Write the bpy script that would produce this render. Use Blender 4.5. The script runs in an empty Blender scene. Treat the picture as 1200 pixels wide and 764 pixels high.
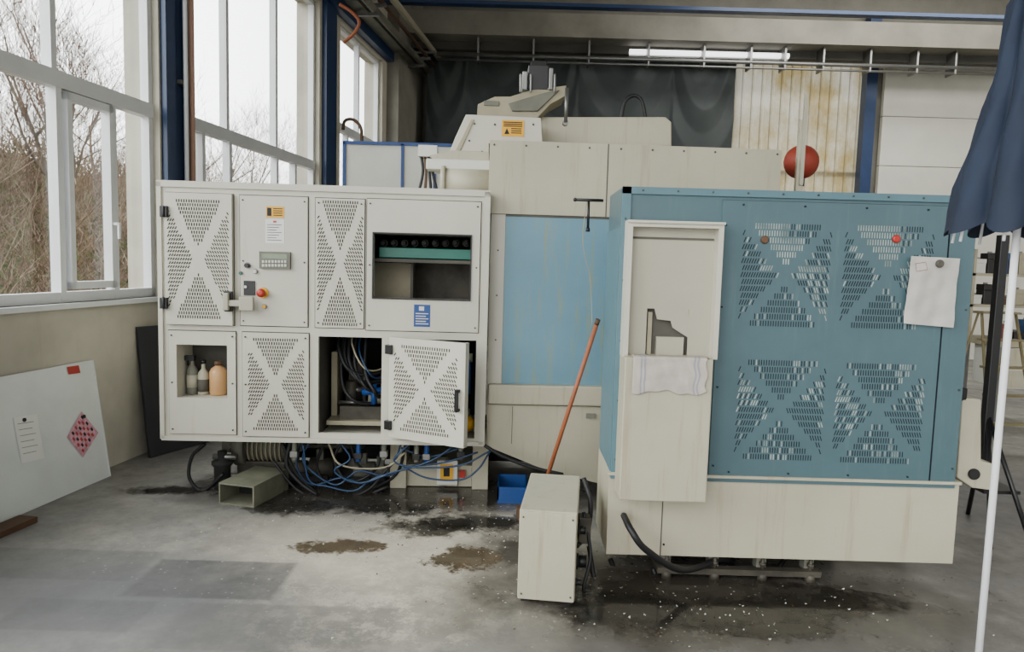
import bpy, math, random
from mathutils import Vector, Matrix
random.seed(7)
F0=830.0; PITCH=math.atan(74/830); ROLL=0.028; CAM=Vector((0,0,1.6))
Rp=Vector((1,0,0)); Up=Vector((0,math.sin(PITCH),math.cos(PITCH))); Fw=Vector((0,math.cos(PITCH),-math.sin(PITCH)))
RR=Rp*math.cos(ROLL)+Up*math.sin(ROLL); UU=-Rp*math.sin(ROLL)+Up*math.cos(ROLL)
def ray(px,py): return RR*((px-600)/F0)+UU*((382-py)/F0)+Fw
class Fr:
    "a real plane in the hall, used to take measurements on"
    def __init__(s,M): s.M=M; s.I=M.inverted()
    def q(s,px,py,y=0.0):
        o=s.I@CAM; d=s.I.to_3x3()@ray(px,py); t=(y-o.y)/d.y; p=o+d*t
        return p.x,p.z
    def r(s,a,b,c,d,y=0.0):
        xm=(a+c)/2; ym=(b+d)/2
        return s.q(a,ym,y)[0],s.q(c,ym,y)[0],s.q(xm,d,y)[1],s.q(xm,b,y)[1]
def flp(px,py,z=0.0):
    d=ray(px,py); t=(z-CAM.z)/d.z; p=CAM+d*t; return Vector((p.x,p.y,z))
W0=Fr(Matrix.Identity(4))
def at(px,py,d):
    x,z=W0.q(px,py,d); return Vector((x,d,z))
def lin(v):
    v/=255.0
    return v/12.92 if v<=.04045 else ((v+.055)/1.055)**2.4
def C3(r,g,b): return (lin(r),lin(g),lin(b),1)
# ---------- materials
def NT(name):
    m=bpy.data.materials.new(name); m.use_nodes=True; nt=m.node_tree
    return m,nt,nt.nodes['Principled BSDF']
def mixc(nt,fac,a,b):
    n=nt.nodes.new('ShaderNodeMix'); n.data_type='RGBA'
    for s,v in ((0,fac),(6,a),(7,b)):
        if hasattr(v,'default_value') or hasattr(v,'is_linked'): nt.links.new(v,n.inputs[s])
        else: n.inputs[s].default_value=v
    return n.outputs[2]
def ramp(nt,src,p0,p1,c0=(0,0,0,1),c1=(1,1,1,1)):
    n=nt.nodes.new('ShaderNodeValToRGB'); e=n.color_ramp.elements
    e[0].position=p0; e[1].position=p1; e[0].color=c0; e[1].color=c1
    nt.links.new(src,n.inputs[0]); return n.outputs[0]
def noise(nt,vec,scale,detail=4,rough=.6,mul=None):
    if mul:
        mp=nt.nodes.new('ShaderNodeMapping'); mp.inputs['Scale'].default_value=mul
        nt.links.new(vec,mp.inputs[0]); vec=mp.outputs[0]
    n=nt.nodes.new('ShaderNodeTexNoise'); n.inputs['Scale'].default_value=scale
    n.inputs['Detail'].default_value=detail; n.inputs['Roughness'].default_value=rough
    nt.links.new(vec,n.inputs['Vector']); return n.outputs['Fac']
def mat(name,col,rough=.5,metal=0,var=.15,scale=3,streak=None,bump=0,bscale=40,spec=.5,st=(.56,.75,.6,5)):
    m,nt,b=NT(name)
    tc=nt.nodes.new('ShaderNodeTexCoord').outputs['Object']
    n=noise(nt,tc,scale)
    dark=tuple(c*(1-var*2) for c in col[:3])+(1,)
    o=mixc(nt,ramp(nt,n,.3,.62),dark,col)
    if streak:
        n2=noise(nt,tc,st[3],5,.7,mul=(5,5,.35))
        o=mixc(nt,ramp(nt,n2,st[0],st[1],(0,0,0,1),(st[2],)*3+(1,)),o,streak)
    nt.links.new(o,b.inputs['Base Color'])
    b.inputs['Roughness'].default_value=rough; b.inputs['Metallic'].default_value=metal
    b.inputs['Specular IOR Level'].default_value=spec
    if bump:
        n3=noise(nt,tc,bscale); bp=nt.nodes.new('ShaderNodeBump'); bp.inputs['Strength'].default_value=bump
        nt.links.new(n3,bp.inputs['Height']); nt.links.new(bp.outputs[0],b.inputs['Normal'])
    return m
def emis(name,col,st):
    m,nt,b=NT(name); b.inputs['Base Color'].default_value=col
    b.inputs['Emission Color'].default_value=col; b.inputs['Emission Strength'].default_value=st; return m
cream=mat('cream_paint',C3(195,192,177),.42,streak=C3(160,151,122),var=.06,scale=1.2,st=(.6,.8,.4,3))
creamd=mat('stained_cream_paint',C3(179,174,152),.48,streak=C3(136,122,84),var=.09,scale=1.3,st=(.55,.75,.5,3))
creamr=mat('cream_with_recess_shade',C3(172,168,150),.5,var=.08,scale=1.3)  # greyer cream with recess shade put into the colour; reused on handle and post
creamw=mat('offwhite_paint',C3(208,207,197),.45,var=.05)
teal=mat('teal_blue_paint',C3(72,98,105),.4,var=.06,streak=C3(84,108,112))
teall=mat('pale_teal_trim_lit_side',C3(82,115,126),.42,var=.06)  # trim colour; on the left side face it paints in the stronger light
sky=mat('light_blue_paint',C3(102,142,160),.35,var=.05,streak=C3(138,142,98),st=(.53,.64,.55,6))
dark=mat('dark_interior',C3(30,30,29),.8,var=.2)
mid=mat('grey_interior',C3(84,81,73),.7,var=.2)
black=mat('black_plastic',C3(22,22,24),.4,var=.1)
slotm=mat('vent_slot_dark',C3(66,62,52),.9,var=.3,scale=6)
slotb=mat('vent_slot_shadow',C3(27,40,47),.9,var=.2)
slotl=mat('vent_slot_bright',C3(172,184,176),.8,var=.35,scale=9)
steel=mat('bare_steel',C3(135,135,132),.4,.8,var=.15)
cast=mat('grey_cast_metal',C3(118,118,106),.65,.1,var=.2)
castd=mat('grimy_cast_metal',C3(78,74,64),.6,.2,var=.3,scale=8)
castb=mat('beige_cast_metal',C3(160,153,128),.6,.0,var=.15)
chanM=mat('greenish_grey_steel',C3(122,122,104),.6,.1,var=.2,scale=6)
rubber=mat('black_rubber',C3(20,20,22),.55,var=.1)
bluehose=mat('blue_hose_plastic',C3(26,58,92),.4,var=.1)
bluep=mat('blue_plastic',C3(20,66,130),.45,var=.1)
yellow=mat('yellow_sticker',C3(222,165,25),.5,var=.03)
red=mat('red_plastic',C3(168,42,30),.35,var=.05)
redo=mat('orange_red_paint',C3(152,56,38),.6,var=.12)
orange=mat('orange_wood',C3(150,84,50),.6,var=.15,scale=8)
white=mat('white_paper',C3(222,222,218),.7,var=.03)
ink=mat('black_print',C3(25,25,25),.7,var=.05)
greent=mat('green_tray',C3(20,105,90),.4,var=.1)
frameM=mat('white_window_frame',C3(212,214,215),.35,var=.04)
colblue=mat('dark_blue_steel',C3(26,52,90),.45,var=.12)
pipeM=mat('pinkish_brown_pipe',C3(170,132,112),.5,var=.1)
conc=mat('concrete',C3(124,121,110),.85,var=.15,scale=1.5,bump=.2)
concd=mat('dark_concrete',C3(76,75,69),.9,var=.2,scale=1.2)
plaster=mat('painted_block_wall',C3(184,179,163),.8,var=.14,scale=1.3,streak=C3(145,137,114),bump=.25,bscale=25,st=(.6,.8,.4,2))
tarpM=mat('grey_tarpaulin',C3(58,64,63),.6,var=.15,scale=1.2,spec=.3)
wood=mat('brown_wood',C3(90,65,45),.7,var=.2)
amber=mat('amber_plastic',C3(200,155,105),.3,var=.1)
pinkM=mat('pink_paper',C3(215,160,175),.7,var=.25,scale=30)
navy=mat('navy_fabric',C3(18,33,55),.8,var=.2,scale=5,bump=.2,bscale=200)
clothM=mat('towel_cloth',C3(184,176,166),.95,var=.12,scale=9,bump=.25,bscale=70)
clothW=mat('hanging_cloth',C3(192,190,182),.9,var=.08,scale=8,bump=.25,bscale=50)
doorM=mat('door_panel_paint',C3(205,204,192),.5,var=.06,scale=1)
grass=mat('hillside_ground',C3(140,120,100),1,var=.35,scale=3)
twig=mat('reddish_twigs',C3(148,118,100),1,var=.35,scale=.9)
twig2=mat('hazed_twigs',C3(185,165,145),1,var=.3,scale=.7)  # washed-out daylight put into the twig colour
bark=mat('hazed_bark',C3(140,130,120),1,var=.2)  # lightened so overexposure haze sits in the bark colour
leaf=mat('ivy_green',C3(105,122,65),1,var=.3,scale=2)
ladderM=mat('yellowed_aluminium',C3(120,110,78),.5,var=.15)
lcd=mat('lcd_screen',C3(120,135,110),.2)
def pmat(name,col,rough,amax=.92,width=.3):
    m,nt,b=NT(name); tc=nt.nodes.new('ShaderNodeTexCoord')
    o=mixc(nt,ramp(nt,noise(nt,tc.outputs['Object'],9,5),.35,.65),tuple(c*.5 for c in col[:3])+(1,),col)
    nt.links.new(o,b.inputs['Base Color']); b.inputs['Roughness'].default_value=rough
    v=nt.nodes.new('ShaderNodeVectorMath'); v.operation='SUBTRACT'; nt.links.new(tc.outputs['Generated'],v.inputs[0]); v.inputs[1].default_value=(.5,.5,.5)
    v2=nt.nodes.new('ShaderNodeVectorMath'); v2.operation='MULTIPLY'; nt.links.new(v.outputs[0],v2.inputs[0]); v2.inputs[1].default_value=(2,2,0)
    l=nt.nodes.new('ShaderNodeVectorMath'); l.operation='LENGTH'; nt.links.new(v2.outputs[0],l.inputs[0])
    a=nt.nodes.new('ShaderNodeMath'); a.operation='MULTIPLY_ADD'; nt.links.new(noise(nt,tc.outputs['Object'],6,6,.75),a.inputs[0]); a.inputs[1].default_value=1.9; nt.links.new(l.outputs['Value'],a.inputs[2])
    r=nt.nodes.new('ShaderNodeMapRange'); nt.links.new(a.outputs[0],r.inputs[0]); r.inputs[1].default_value=1.5-width/2; r.inputs[2].default_value=1.5+width/2; r.inputs[3].default_value=amax; r.inputs[4].default_value=0
    nt.links.new(r.outputs[0],b.inputs['Alpha']); return m
wetM=pmat('rusty_puddle_water',C3(104,90,70),.07,.8,.2)
oilM=pmat('oily_wet_floor',C3(52,49,44),.1,.85,.4)
lampM=emis('lamp_tube_glow',(1,1,1,1),2.5)
glassM,nt,b=NT('window_glass'); nt.nodes.remove(b)
tr=nt.nodes.new('ShaderNodeBsdfTransparent'); gl=nt.nodes.new('ShaderNodeBsdfGlossy'); gl.inputs['Roughness'].default_value=.02
mx=nt.nodes.new('ShaderNodeMixShader'); mx.inputs[0].default_value=.05
tr.inputs[0].default_value=(.96,.98,.98,1)
nt.links.new(tr.outputs[0],mx.inputs[1]); nt.links.new(gl.outputs[0],mx.inputs[2]); nt.links.new(mx.outputs[0],nt.nodes['Material Output'].inputs[0])
transM,nt,b=NT('translucent_sheet')
tc=nt.nodes.new('ShaderNodeTexCoord').outputs['Object']
n=noise(nt,tc,.9,5,.7,mul=(1.5,1,1)); o=mixc(nt,ramp(nt,n,.38,.62),C3(192,190,176),C3(158,142,98))
nt.links.new(o,b.inputs['Base Color']); b.inputs['Roughness'].default_value=.3; b.inputs['Metallic'].default_value=.15
ts=nt.nodes.new('ShaderNodeBsdfTranslucent'); nt.links.new(o,ts.inputs[0])
mx=nt.nodes.new('ShaderNodeMixShader'); mx.inputs[0].default_value=.4
nt.links.new(b.outputs[0],mx.inputs[1]); nt.links.new(ts.outputs[0],mx.inputs[2]); nt.links.new(mx.outputs[0],nt.nodes['Material Output'].inputs[0])
# ---------- mesh builder
class MB:
    def __init__(s): s.v=[];s.f=[];s.mi=[];s.sm=[];s.ms=[]
    def k(s,m):
        if m not in s.ms: s.ms.append(m)
        return s.ms.index(m)
    def add(s,vs,fs,m,smooth=False):
        o=len(s.v); s.v+= [tuple(v) for v in vs]; i=s.k(m)
        for f in fs: s.f.append(tuple(o+j for j in f)); s.mi.append(i); s.sm.append(smooth)
    def box(s,x0,x1,y0,y1,z0,z1,m):
        s.add([(x0,y0,z0),(x1,y0,z0),(x1,y1,z0),(x0,y1,z0),(x0,y0,z1),(x1,y0,z1),(x1,y1,z1),(x0,y1,z1)],
         [(0,1,5,4),(1,2,6,5),(2,3,7,6),(3,0,4,7),(4,5,6,7),(3,2,1,0)],m)
    def rb(s,F,r,y0,y1,m,ym=None):
        x0,x1,z0,z1=F.r(*r,y=y0 if ym is None else ym); s.box(x0,x1,y0,y1,z0,z1,m)
    def prism(s,F,pts,y0,y1,m):
        P=[F.q(a,b,y0) for a,b in pts]; n=len(P)
        ar=sum(P[i][0]*P[(i+1)%n][1]-P[(i+1)%n][0]*P[i][1] for i in range(n))
        if ar<0: P=P[::-1]
        vs=[(p[0],y0,p[1]) for p in P]+[(p[0],y1,p[1]) for p in P]
        fs=[tuple(range(n)),tuple(range(2*n-1,n-1,-1))]+[((i+1)%n,i,n+i,n+(i+1)%n) for i in range(n)]
        s.add(vs,fs,m)
    def plate(s,x0,x1,z0,z1,y0,y1,holes,m):
        xs=sorted(set([x0,x1]+[h[0] for h in holes]+[h[1] for h in holes])); zs=sorted(set([z0,z1]+[h[2] for h in holes]+[h[3] for h in holes]))
        def solid(i,j):
            if i<0 or j<0 or i>=len(xs)-1 or j>=len(zs)-1: return False
            cx=(xs[i]+xs[i+1])/2; cz=(zs[j]+zs[j+1])/2
            return x0<cx<x1 and z0<cz<z1 and not any(h[0]<cx<h[1] and h[2]<cz<h[3] for h in holes)
        for i in range(len(xs)-1):
            for j in range(len(zs)-1):
                if not solid(i,j): continue
                a,b,c,d=xs[i],xs[i+1],zs[j],zs[j+1]
                vs=[(a,y0,c),(b,y0,c),(b,y1,c),(a,y1,c),(a,y0,d),(b,y0,d),(b,y1,d),(a,y1,d)]
                fs=[(0,1,5,4),(2,3,7,6)]
                if not solid(i+1,j): fs.append((1,2,6,5))
                if not solid(i-1,j): fs.append((3,0,4,7))
                if not solid(i,j+1): fs.append((4,5,6,7))
                if not solid(i,j-1): fs.append((3,2,1,0))
                s.add(vs,fs,m)
    def tube(s,pts,r,m,n=8,caps=True):
        pts=[Vector(p) for p in pts]; N=len(pts); rs=r if isinstance(r,(list,tuple)) else [r]*N
        vs=[];prev=None
        for i,p in enumerate(pts):
            t=(pts[min(i+1,N-1)]-pts[max(i-1,0)]); t=t.normalized() if t.length>1e-9 else Vector((0,0,1))
            if prev is None:
                a=Vector((0,0,1)) if abs(t.z)<.9 else Vector((1,0,0)); u=t.cross(a).normalized()
            else:
                u=(prev-t*prev.dot(t)).normalized()
            prev=u; w=t.cross(u)
            for k in range(n):
                an=2*math.pi*k/n; vs.append(p+(u*math.cos(an)+w*math.sin(an))*rs[i])
        fs=[(i*n+k,i*n+(k+1)%n,(i+1)*n+(k+1)%n,(i+1)*n+k) for i in range(N-1) for k in range(n)]
        s.add(vs,fs,m,True)
        if caps:
            o=len(s.v)-len(vs); i=s.k(m)
            for f in (tuple(range(o+n-1,o-1,-1)),tuple(range(o+(N-1)*n,o+N*n))):
                s.f.append(f); s.mi.append(i); s.sm.append(False)
    def cyl(s,a,b,r,m,n=16,r2=None): s.tube([a,b],[r,r if r2 is None else r2],m,n)
    def lathe(s,cx,cy,prof,m,n=20):
        s.tube([(cx,cy,z+i*1e-5) for i,(r,z) in enumerate(prof)],[max(r,1e-4) for r,z in prof],m,n)
    def sphere(s,c,r,m,n=20,sc=(1,1,1)):
        vs=[];fs=[];H=n//2
        for j in range(H+1):
            for k in range(n):
                th=math.pi*j/H; ph=2*math.pi*k/n
                vs.append((c[0]+sc[0]*r*math.sin(th)*math.cos(ph),c[1]+sc[1]*r*math.sin(th)*math.sin(ph),c[2]+sc[2]*r*math.cos(th)))
        for j in range(H):
            for k in range(n): fs.append((j*n+k,(j+1)*n+k,(j+1)*n+(k+1)%n,j*n+(k+1)%n))
        s.add(vs,fs,m,True)
    def quad(s,p,m): s.add(p,[(0,1,2,3)],m)
def link(o): bpy.context.scene.collection.objects.link(o)
def meta(o,label,cat,group,kind):
    if label: o['label']=label
    if cat: o['category']=cat
    if group: o['group']=group
    if kind: o['kind']=kind
def fin(mb,name,parent=None,M=None,label=None,cat=None,group=None,kind=None,bev=0,mod=None):
    me=bpy.data.meshes.new(name); me.from_pydata(mb.v,[],mb.f); me.update()
    for m in mb.ms: me.materials.append(m)
    me.polygons.foreach_set('material_index',mb.mi); me.polygons.foreach_set('use_smooth',mb.sm)
    o=bpy.data.objects.new(name,me); link(o)
    if parent: o.parent=parent
    if M is not None: o.matrix_local=M
    meta(o,label,cat,group,kind)
    if bev:
        b=o.modifiers.new('bevel','BEVEL'); b.width=bev; b.segments=2; b.limit_method='ANGLE'
    if mod: mod(o)
    return o
def empty(name,M,label,cat,group=None):
    o=bpy.data.objects.new(name,None); link(o); o.matrix_world=M; o.empty_display_size=.1; meta(o,label,cat,group,None); return o
def smooth(pts,n=6):
    P=[Vector(p) for p in pts]; P=[P[0]*2-P[1]]+P+[P[-1]*2-P[-2]]; out=[]
    for i in range(1,len(P)-2):
        for k in range(n):
            t=k/n; a,b,c,d=P[i-1:i+3]
            out.append(.5*((2*b)+(c-a)*t+(2*a-5*b+4*c-d)*t*t+(3*b-a-3*c+d)*t**3))
    out.append(P[-2]); return out
def bolts(mb,pts,y,r,m):
    for x,z in pts: mb.cyl((x,y,z),(x,y-.006,z),r,m,8)
def vents(mb,x0,x1,z0,z1,y,px,pz,w,h,m,g=.2,ang=35,m2=None,ch=.5):  # flat dark quads paint the darkness seen through open slots
    xc=(x0+x1)/2; zc=(z0+z1)/2; hw=(x1-x0)/2; hh=(z1-z0)/2
    nx=int(hw/px); nz=int(hh/pz)
    for j in range(-nz,nz+1):
        for i in range(-nx,nx+1):
            dx=(i+(.5 if j%2 else 0))*px; dz=j*pz; u=dx/hw; v=dz/hh
            if abs(u)>1: continue
            if abs(v)-abs(u)>g: an=0
            elif abs(u)-abs(v)>g: an=math.radians(ang)*(1 if u>0 else -1)
            else: continue
            c,s_=math.cos(an),math.sin(an); P=[]
            for a,b in ((-w/2,-h/2),(w/2,-h/2),(w/2,h/2),(-w/2,h/2)):
                P.append((xc+dx+a*c-b*s_,y-.0015,zc+dz+a*s_+b*c))
            mm=m
            if m2:
                f=ch*(.5+.5*math.sin(u*3+v*2.2+ch*9))*(1.6 if v>0 else .6)
                if random.random()<f: mm=m2
            mb.quad(P,mm)
# =================== CAMERA
cd=bpy.data.cameras.new('camera'); cam=bpy.data.objects.new('camera',cd); link(cam)
cd.sensor_width=36; cd.lens=F0/1200*36; cd.clip_end=200
R=Matrix((RR,UU,-Fw)).transposed().to_4x4(); cam.matrix_world=Matrix.Translation(CAM)@R
bpy.context.scene.camera=cam
# =================== STRUCTURE
wd=Vector((.119,.993,0)).normalized(); wo=Vector((0,0,1)).cross(wd)
WM=Matrix(((wd.x,wo.x,0,-3.58),(wd.y,wo.y,0,0),(0,0,1,0),(0,0,0,1))); WF=Fr(WM)
HZ=6.9; BY=13.6
m,nt,b=NT('worn_concrete_floor')
geo=nt.nodes.new('ShaderNodeNewGeometry').outputs['Position']
def ramp2(src,a,bb):
    n=nt.nodes.new('ShaderNodeMapRange'); n.inputs[1].default_value=a; n.inputs[2].default_value=bb; n.inputs[3].default_value=1; n.inputs[4].default_value=0
    nt.links.new(src,n.inputs[0]); return n.outputs[0]
def vm(op,a,bv):
    n=nt.nodes.new('ShaderNodeVectorMath'); n.operation=op; nt.links.new(a,n.inputs[0])
    if bv is not None: n.inputs[1].default_value=bv
    return n
def mth(op,a,b_,c=None):
    n=nt.nodes.new('ShaderNodeMath'); n.operation=op
    for i,v in enumerate((a,b_,c)):
        if v is None: continue
        if isinstance(v,(int,float)): n.inputs[i].default_value=v
        else: nt.links.new(v,n.inputs[i])
    return n.outputs[0]
def blob(cx,cy,sx,sy,amp,a=.6,bb=1.1,ns=1.6):
    w=vm('MULTIPLY',vm('SUBTRACT',geo,(cx,cy,0)).outputs[0],(1/sx,1/sy,0))
    l=vm('LENGTH',w.outputs[0],None).outputs['Value']
    return ramp2(mth('MULTIPLY_ADD',noise(nt,geo,ns,6,.7),amp,l),a,bb)
def patch(cx,cy,sx,sy,amt):
    w=vm('MULTIPLY',vm('SUBTRACT',geo,(cx,cy,0)).outputs[0],(1/sx,1/sy,0)); w=vm('ABSOLUTE',w.outputs[0],None)
    s_=nt.nodes.new('ShaderNodeSeparateXYZ'); nt.links.new(w.outputs[0],s_.inputs[0])
    mxv=mth('MAXIMUM',s_.outputs[0],s_.outputs[1]); v=mth('MULTIPLY_ADD',noise(nt,geo,6,5,.8),.16,mxv)
    return mth('MULTIPLY',ramp2(v,1.02,1.1),mth('MULTIPLY',noise(nt,geo,4,5,.7),amt*2))
col=mixc(nt,ramp(nt,noise(nt,geo,.7,6,.65),.35,.65),C3(102,101,100),C3(145,142,134))
col=mixc(nt,ramp(nt,noise(nt,geo,9,6,.8),.4,.72,(0,0,0,1),(.7,.7,.7,1)),col,C3(84,82,79))
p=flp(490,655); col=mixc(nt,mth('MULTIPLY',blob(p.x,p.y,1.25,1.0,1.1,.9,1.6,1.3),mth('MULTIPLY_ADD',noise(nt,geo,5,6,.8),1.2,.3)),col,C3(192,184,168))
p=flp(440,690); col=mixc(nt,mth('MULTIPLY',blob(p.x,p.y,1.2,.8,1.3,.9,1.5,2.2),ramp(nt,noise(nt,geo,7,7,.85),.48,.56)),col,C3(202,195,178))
p=flp(150,700); col=mixc(nt,blob(p.x,p.y,1.0,.5,.9,.8,1.7,1.1),col,C3(94,94,96))
p=flp(470,575); o_=blob(p.x,p.y-.02,2.1,.55,1.2,1.0,1.5,2.2); col=mixc(nt,o_,col,C3(50,47,42))
p=flp(840,705); o2=blob(p.x,p.y,1.5,.6,1.1,1.0,1.7,2.6); col=mixc(nt,o2,col,C3(58,54,48))
p=flp(625,650); o3=blob(p.x,p.y,.5,.75,1.3,.9,1.5,3); col=mixc(nt,o3,col,C3(66,61,54))
p=flp(500,620); col=mixc(nt,blob(p.x,p.y,.8,.3,1.6,1.0,1.3,5),col,C3(70,66,58))
for px,py,sx_,sy_,am in ((250,678,.36,.21,.7),(60,660,.5,.18,.35),(330,735,.5,.2,.3),(1000,740,.4,.2,.4),(90,720,.3,.14,.4)):
    p=flp(px,py); col=mixc(nt,patch(p.x,p.y,sx_,sy_,am),col,C3(72,72,73))
vor=nt.nodes.new('ShaderNodeTexVoronoi'); vor.inputs['Scale'].default_value=22; nt.links.new(geo,vor.inputs['Vector'])
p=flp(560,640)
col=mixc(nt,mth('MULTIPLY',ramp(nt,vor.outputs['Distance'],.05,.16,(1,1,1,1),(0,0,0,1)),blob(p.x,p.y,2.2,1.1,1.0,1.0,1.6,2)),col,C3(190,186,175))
nt.links.new(col,b.inputs['Base Color'])
rg=nt.nodes.new('ShaderNodeMapRange'); nt.links.new(noise(nt,geo,1.8,5,.7),rg.inputs[0]); rg.inputs[1].default_value=.35; rg.inputs[2].default_value=.65; rg.inputs[3].default_value=.3; rg.inputs[4].default_value=.62
nt.links.new(mth('MAXIMUM',mth('MULTIPLY_ADD',mth('MAXIMUM',o_,o2),-.26,rg.outputs[0]),.08),b.inputs['Roughness'])
bp=nt.nodes.new('ShaderNodeBump'); bp.inputs['Strength'].default_value=.2; nt.links.new(noise(nt,geo,30,5),bp.inputs['Height']); nt.links.new(bp.outputs[0],b.inputs['Normal'])
floorM=m
mb=MB(); mb.box(-3.95,11,-3,BY+.2,-.15,0,floorM); fin(mb,'floor',kind='structure')
def S(px,py=200): return WF.q(px,py)[0]
zs=WF.q(95,354)[1]; ztop=4.75
w1=(-2.6,S(188),zs,ztop); w2=(S(224),S(374),zs,ztop); w3=(S(398),S(447),2.2,ztop)  # first opening lengthened beyond view to let in more side light
mb=MB(); mb.plate(-3,13.65,0,HZ,0,.3,[w1,w2,w3],plaster); fin(mb,'wall_left',M=WM,kind='structure')
x_end=-3.58+.119*BY
holeT=(at(858,150,BY).x,at(1018,150,BY).x,0.05,at(940,72,BY).z)
mb=MB(); mb.plate(x_end-.3,11,0,HZ,0,.2,[holeT],conc); fin(mb,'wall_back',M=Matrix.Translation((0,BY,0)),kind='structure')
mb=MB(); mb.box(11,11.2,-3,BY,0,HZ,plaster); fin(mb,'wall_right',kind='structure')
mb=MB(); mb.box(-3.95,11.2,-3,BY+.2,HZ,HZ+.2,concd)
for yy in (2.5,6,9.5): mb.box(-3.6,11,yy,yy+.35,HZ-.5,HZ,conc)
fin(mb,'ceiling',kind='structure')
def window(name,h,vert_low,vert_up,zt,casement=None,fm=frameM):
    s0,s1,z0,z1=h; mb=MB(); fw=.05; o0,o1=.06,.13
    mb.box(s0,s1,o0,o1,z0,z0+fw*1.4,fm); mb.box(s0,s1,o0,o1,z1-fw,z1,fm); mb.box(s0,s0+fw,o0,o1,z0,z1,fm); mb.box(s1-fw,s1,o0,o1,z0,z1,fm)
    mb.box(s0,s1,o0-.01,o1,zt-.055,zt+.055,fm)
    for x in vert_low: mb.box(x-fw*.5,x+fw*.5,o0-.005,o1,z0,zt,fm)
    for x in vert_up: mb.box(x-fw*.5,x+fw*.5,o0-.005,o1,zt,z1,fm)
    for a,b_ in (casement or []):
        for q in ((a,a+.045,z0+.09,zt-.07),(b_-.045,b_,z0+.09,zt-.07),(a,b_,z0+.09,z0+.14),(a,b_,zt-.12,zt-.07)):
            mb.box(q[0],q[1],o0-.03,o0+.04,q[2],q[3],fm)
        mb.box(b_-.035,b_-.015,o0-.075,o0-.03,z0+.55,z0+.57,fm); mb.box(b_-.035,b_-.015,o0-.08,o0-.065,z0+.45,z0+.57,fm)
    mb.box(s0+.01,s1-.01,o0+.04,o0+.046,z0+.02,z1-.02,glassM)
    mb.box(s0,s1,-.04,o0,z0-.035,z0,fm)
    fin(mb,name,M=WM,kind='structure')
zt=WF.q(188,131)[1]
window('window_1',w1,[-1.2,1,S(80),S(143)],[-1.2,1,S(76)],zt,casement=[(S(86),S(139))])
window('window_2',w2,[S(246),S(277),S(331),S(352)],[S(274),S(330)],zt+.02)
window('window_3',w3,[S(412),S(424),S(436)],[S(424)],3.4)
mb=MB(); a,b_=S(190),S(222)
mb.box(a,a+.13,-.05,0,0,HZ,colblue); mb.box(b_-.1,b_,-.05,0,0,HZ,colblue); mb.box(a,b_,-.01,0,0,HZ,colblue)
fin(mb,'trim_1',M=WM,kind='structure')
mb=MB(); a=S(377); mb.box(a,a+.35,-.06,0,0,HZ,colblue); fin(mb,'trim_2',M=WM,kind='structure')
mb=MB(); a=S(452); mb.box(a,13.5,-.2,0,0,HZ,conc); fin(mb,'trim_3',M=WM,kind='structure')
mb=MB(); mb.box(2,13.5,-.12,0,ztop+.05,ztop+.3,colblue); mb.box(2,13.5,-.3,-.12,ztop+.2,ztop+.25,cast); fin(mb,'trim_4',M=WM,kind='structure')
def prun(o,z,r,m_,l):
    mb=MB(); mb.cyl((4,o,z),(13.2,o,z),r,m_,12)
    for s_ in (5,7.5,10,12.5): mb.box(s_,s_+.05,o-.06,0,z-r-.03,z-r+.01,steel)
    fin(mb,'overhead_pipe',M=WM,label=l,cat='pipe',group='pipes along the window wall')
prun(-.42,4.95,.05,cast,'grey pipe on brackets high along the window wall')
prun(-.6,5.17,.05,creamd,'cream pipe on brackets high along the window wall')
prun(-.52,5.05,.03,wood,'thin brown pipe high along the window wall')
for i,s_ in enumerate((S(206),S(213))):
    mb=MB(); mb.cyl((s_,-.1,0),(s_,-.1,HZ),.024 if i else .018,pipeM if i else frameM,10)
    for z in (1,3,5): mb.box(s_-.03,s_+.03,-.08,-.01,z,z+.03,steel)
    fin(mb,'wall_pipe',M=WM,label='thin %s vertical pipe clamped to the blue column'%('pinkish brown' if i else 'white'),cat='pipe',group='pipes on the blue column')
def hb(name,y,pyt,pyb,m_,th=.4,x0=-2.4):
    z1=at(830,pyt,y).z; z0=at(830,pyb,y).z
    mb=MB(); mb.box(x0,11,y,y+th,z0,z1,m_); fin(mb,name,kind='structure'); return z0
hb('trim_5',12.2,20,48,conc,x0=-2.05); hb('trim_6',11.0,8,12,colblue,.15,x0=-2.15); hb('trim_7',12.6,48,66,concd,x0=-2.0)
mb=MB(); a=at(1012,150,13.3).x; mb.box(a,a+.2,13.3,13.5,0,HZ-.6,colblue); fin(mb,'trim_8',kind='structure')
mb=MB(); z=at(840,73,12.4).z
mb.cyl((-1.4,12.35,z),(at(1175,78,12.35).x,12.35,z),.035,steel,8); mb.cyl((-1.4,12.35,z-.09),(at(1175,78,12.35).x,12.35,z-.09),.02,steel,8)
for px in (560,625,690,760,825,880,920,965,1020,1075,1120): 
    x=at(px,70,12.35).x; mb.box(x-.015,x+.015,12.33,12.6,z-.1,z+.3,steel)
fin(mb,'overhead_conduit',label='thin steel conduit rail running across below the beam',cat='pipe')
mb=MB(); x0,x1,z0,z1=holeT; n=14; vs=[]; sw=(x1-x0)/n
for i in range(n):
    a=x0+i*sw
    for dx,dy in ((0,-.018),(.04,-.018),(.055,0),(sw-.015,0)): vs+=[(a+dx,BY+.1+dy,z0),(a+dx,BY+.1+dy,z1)]
N=len(vs)//2; mb.add(vs,[(2*i,2*i+2,2*i+3,2*i+1) for i in range(N-1)],transM)
mb.box(x0,x1,BY+.11,BY+.16,z0+(z1-z0)*.62,z0+(z1-z0)*.62+.08,cast)
fin(mb,'window_4',kind='structure')
mb=MB(); x0=at(1032,150,13.5).x; x1=10.6; zt_=at(1100,80,13.5).z; z=0.0
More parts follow.
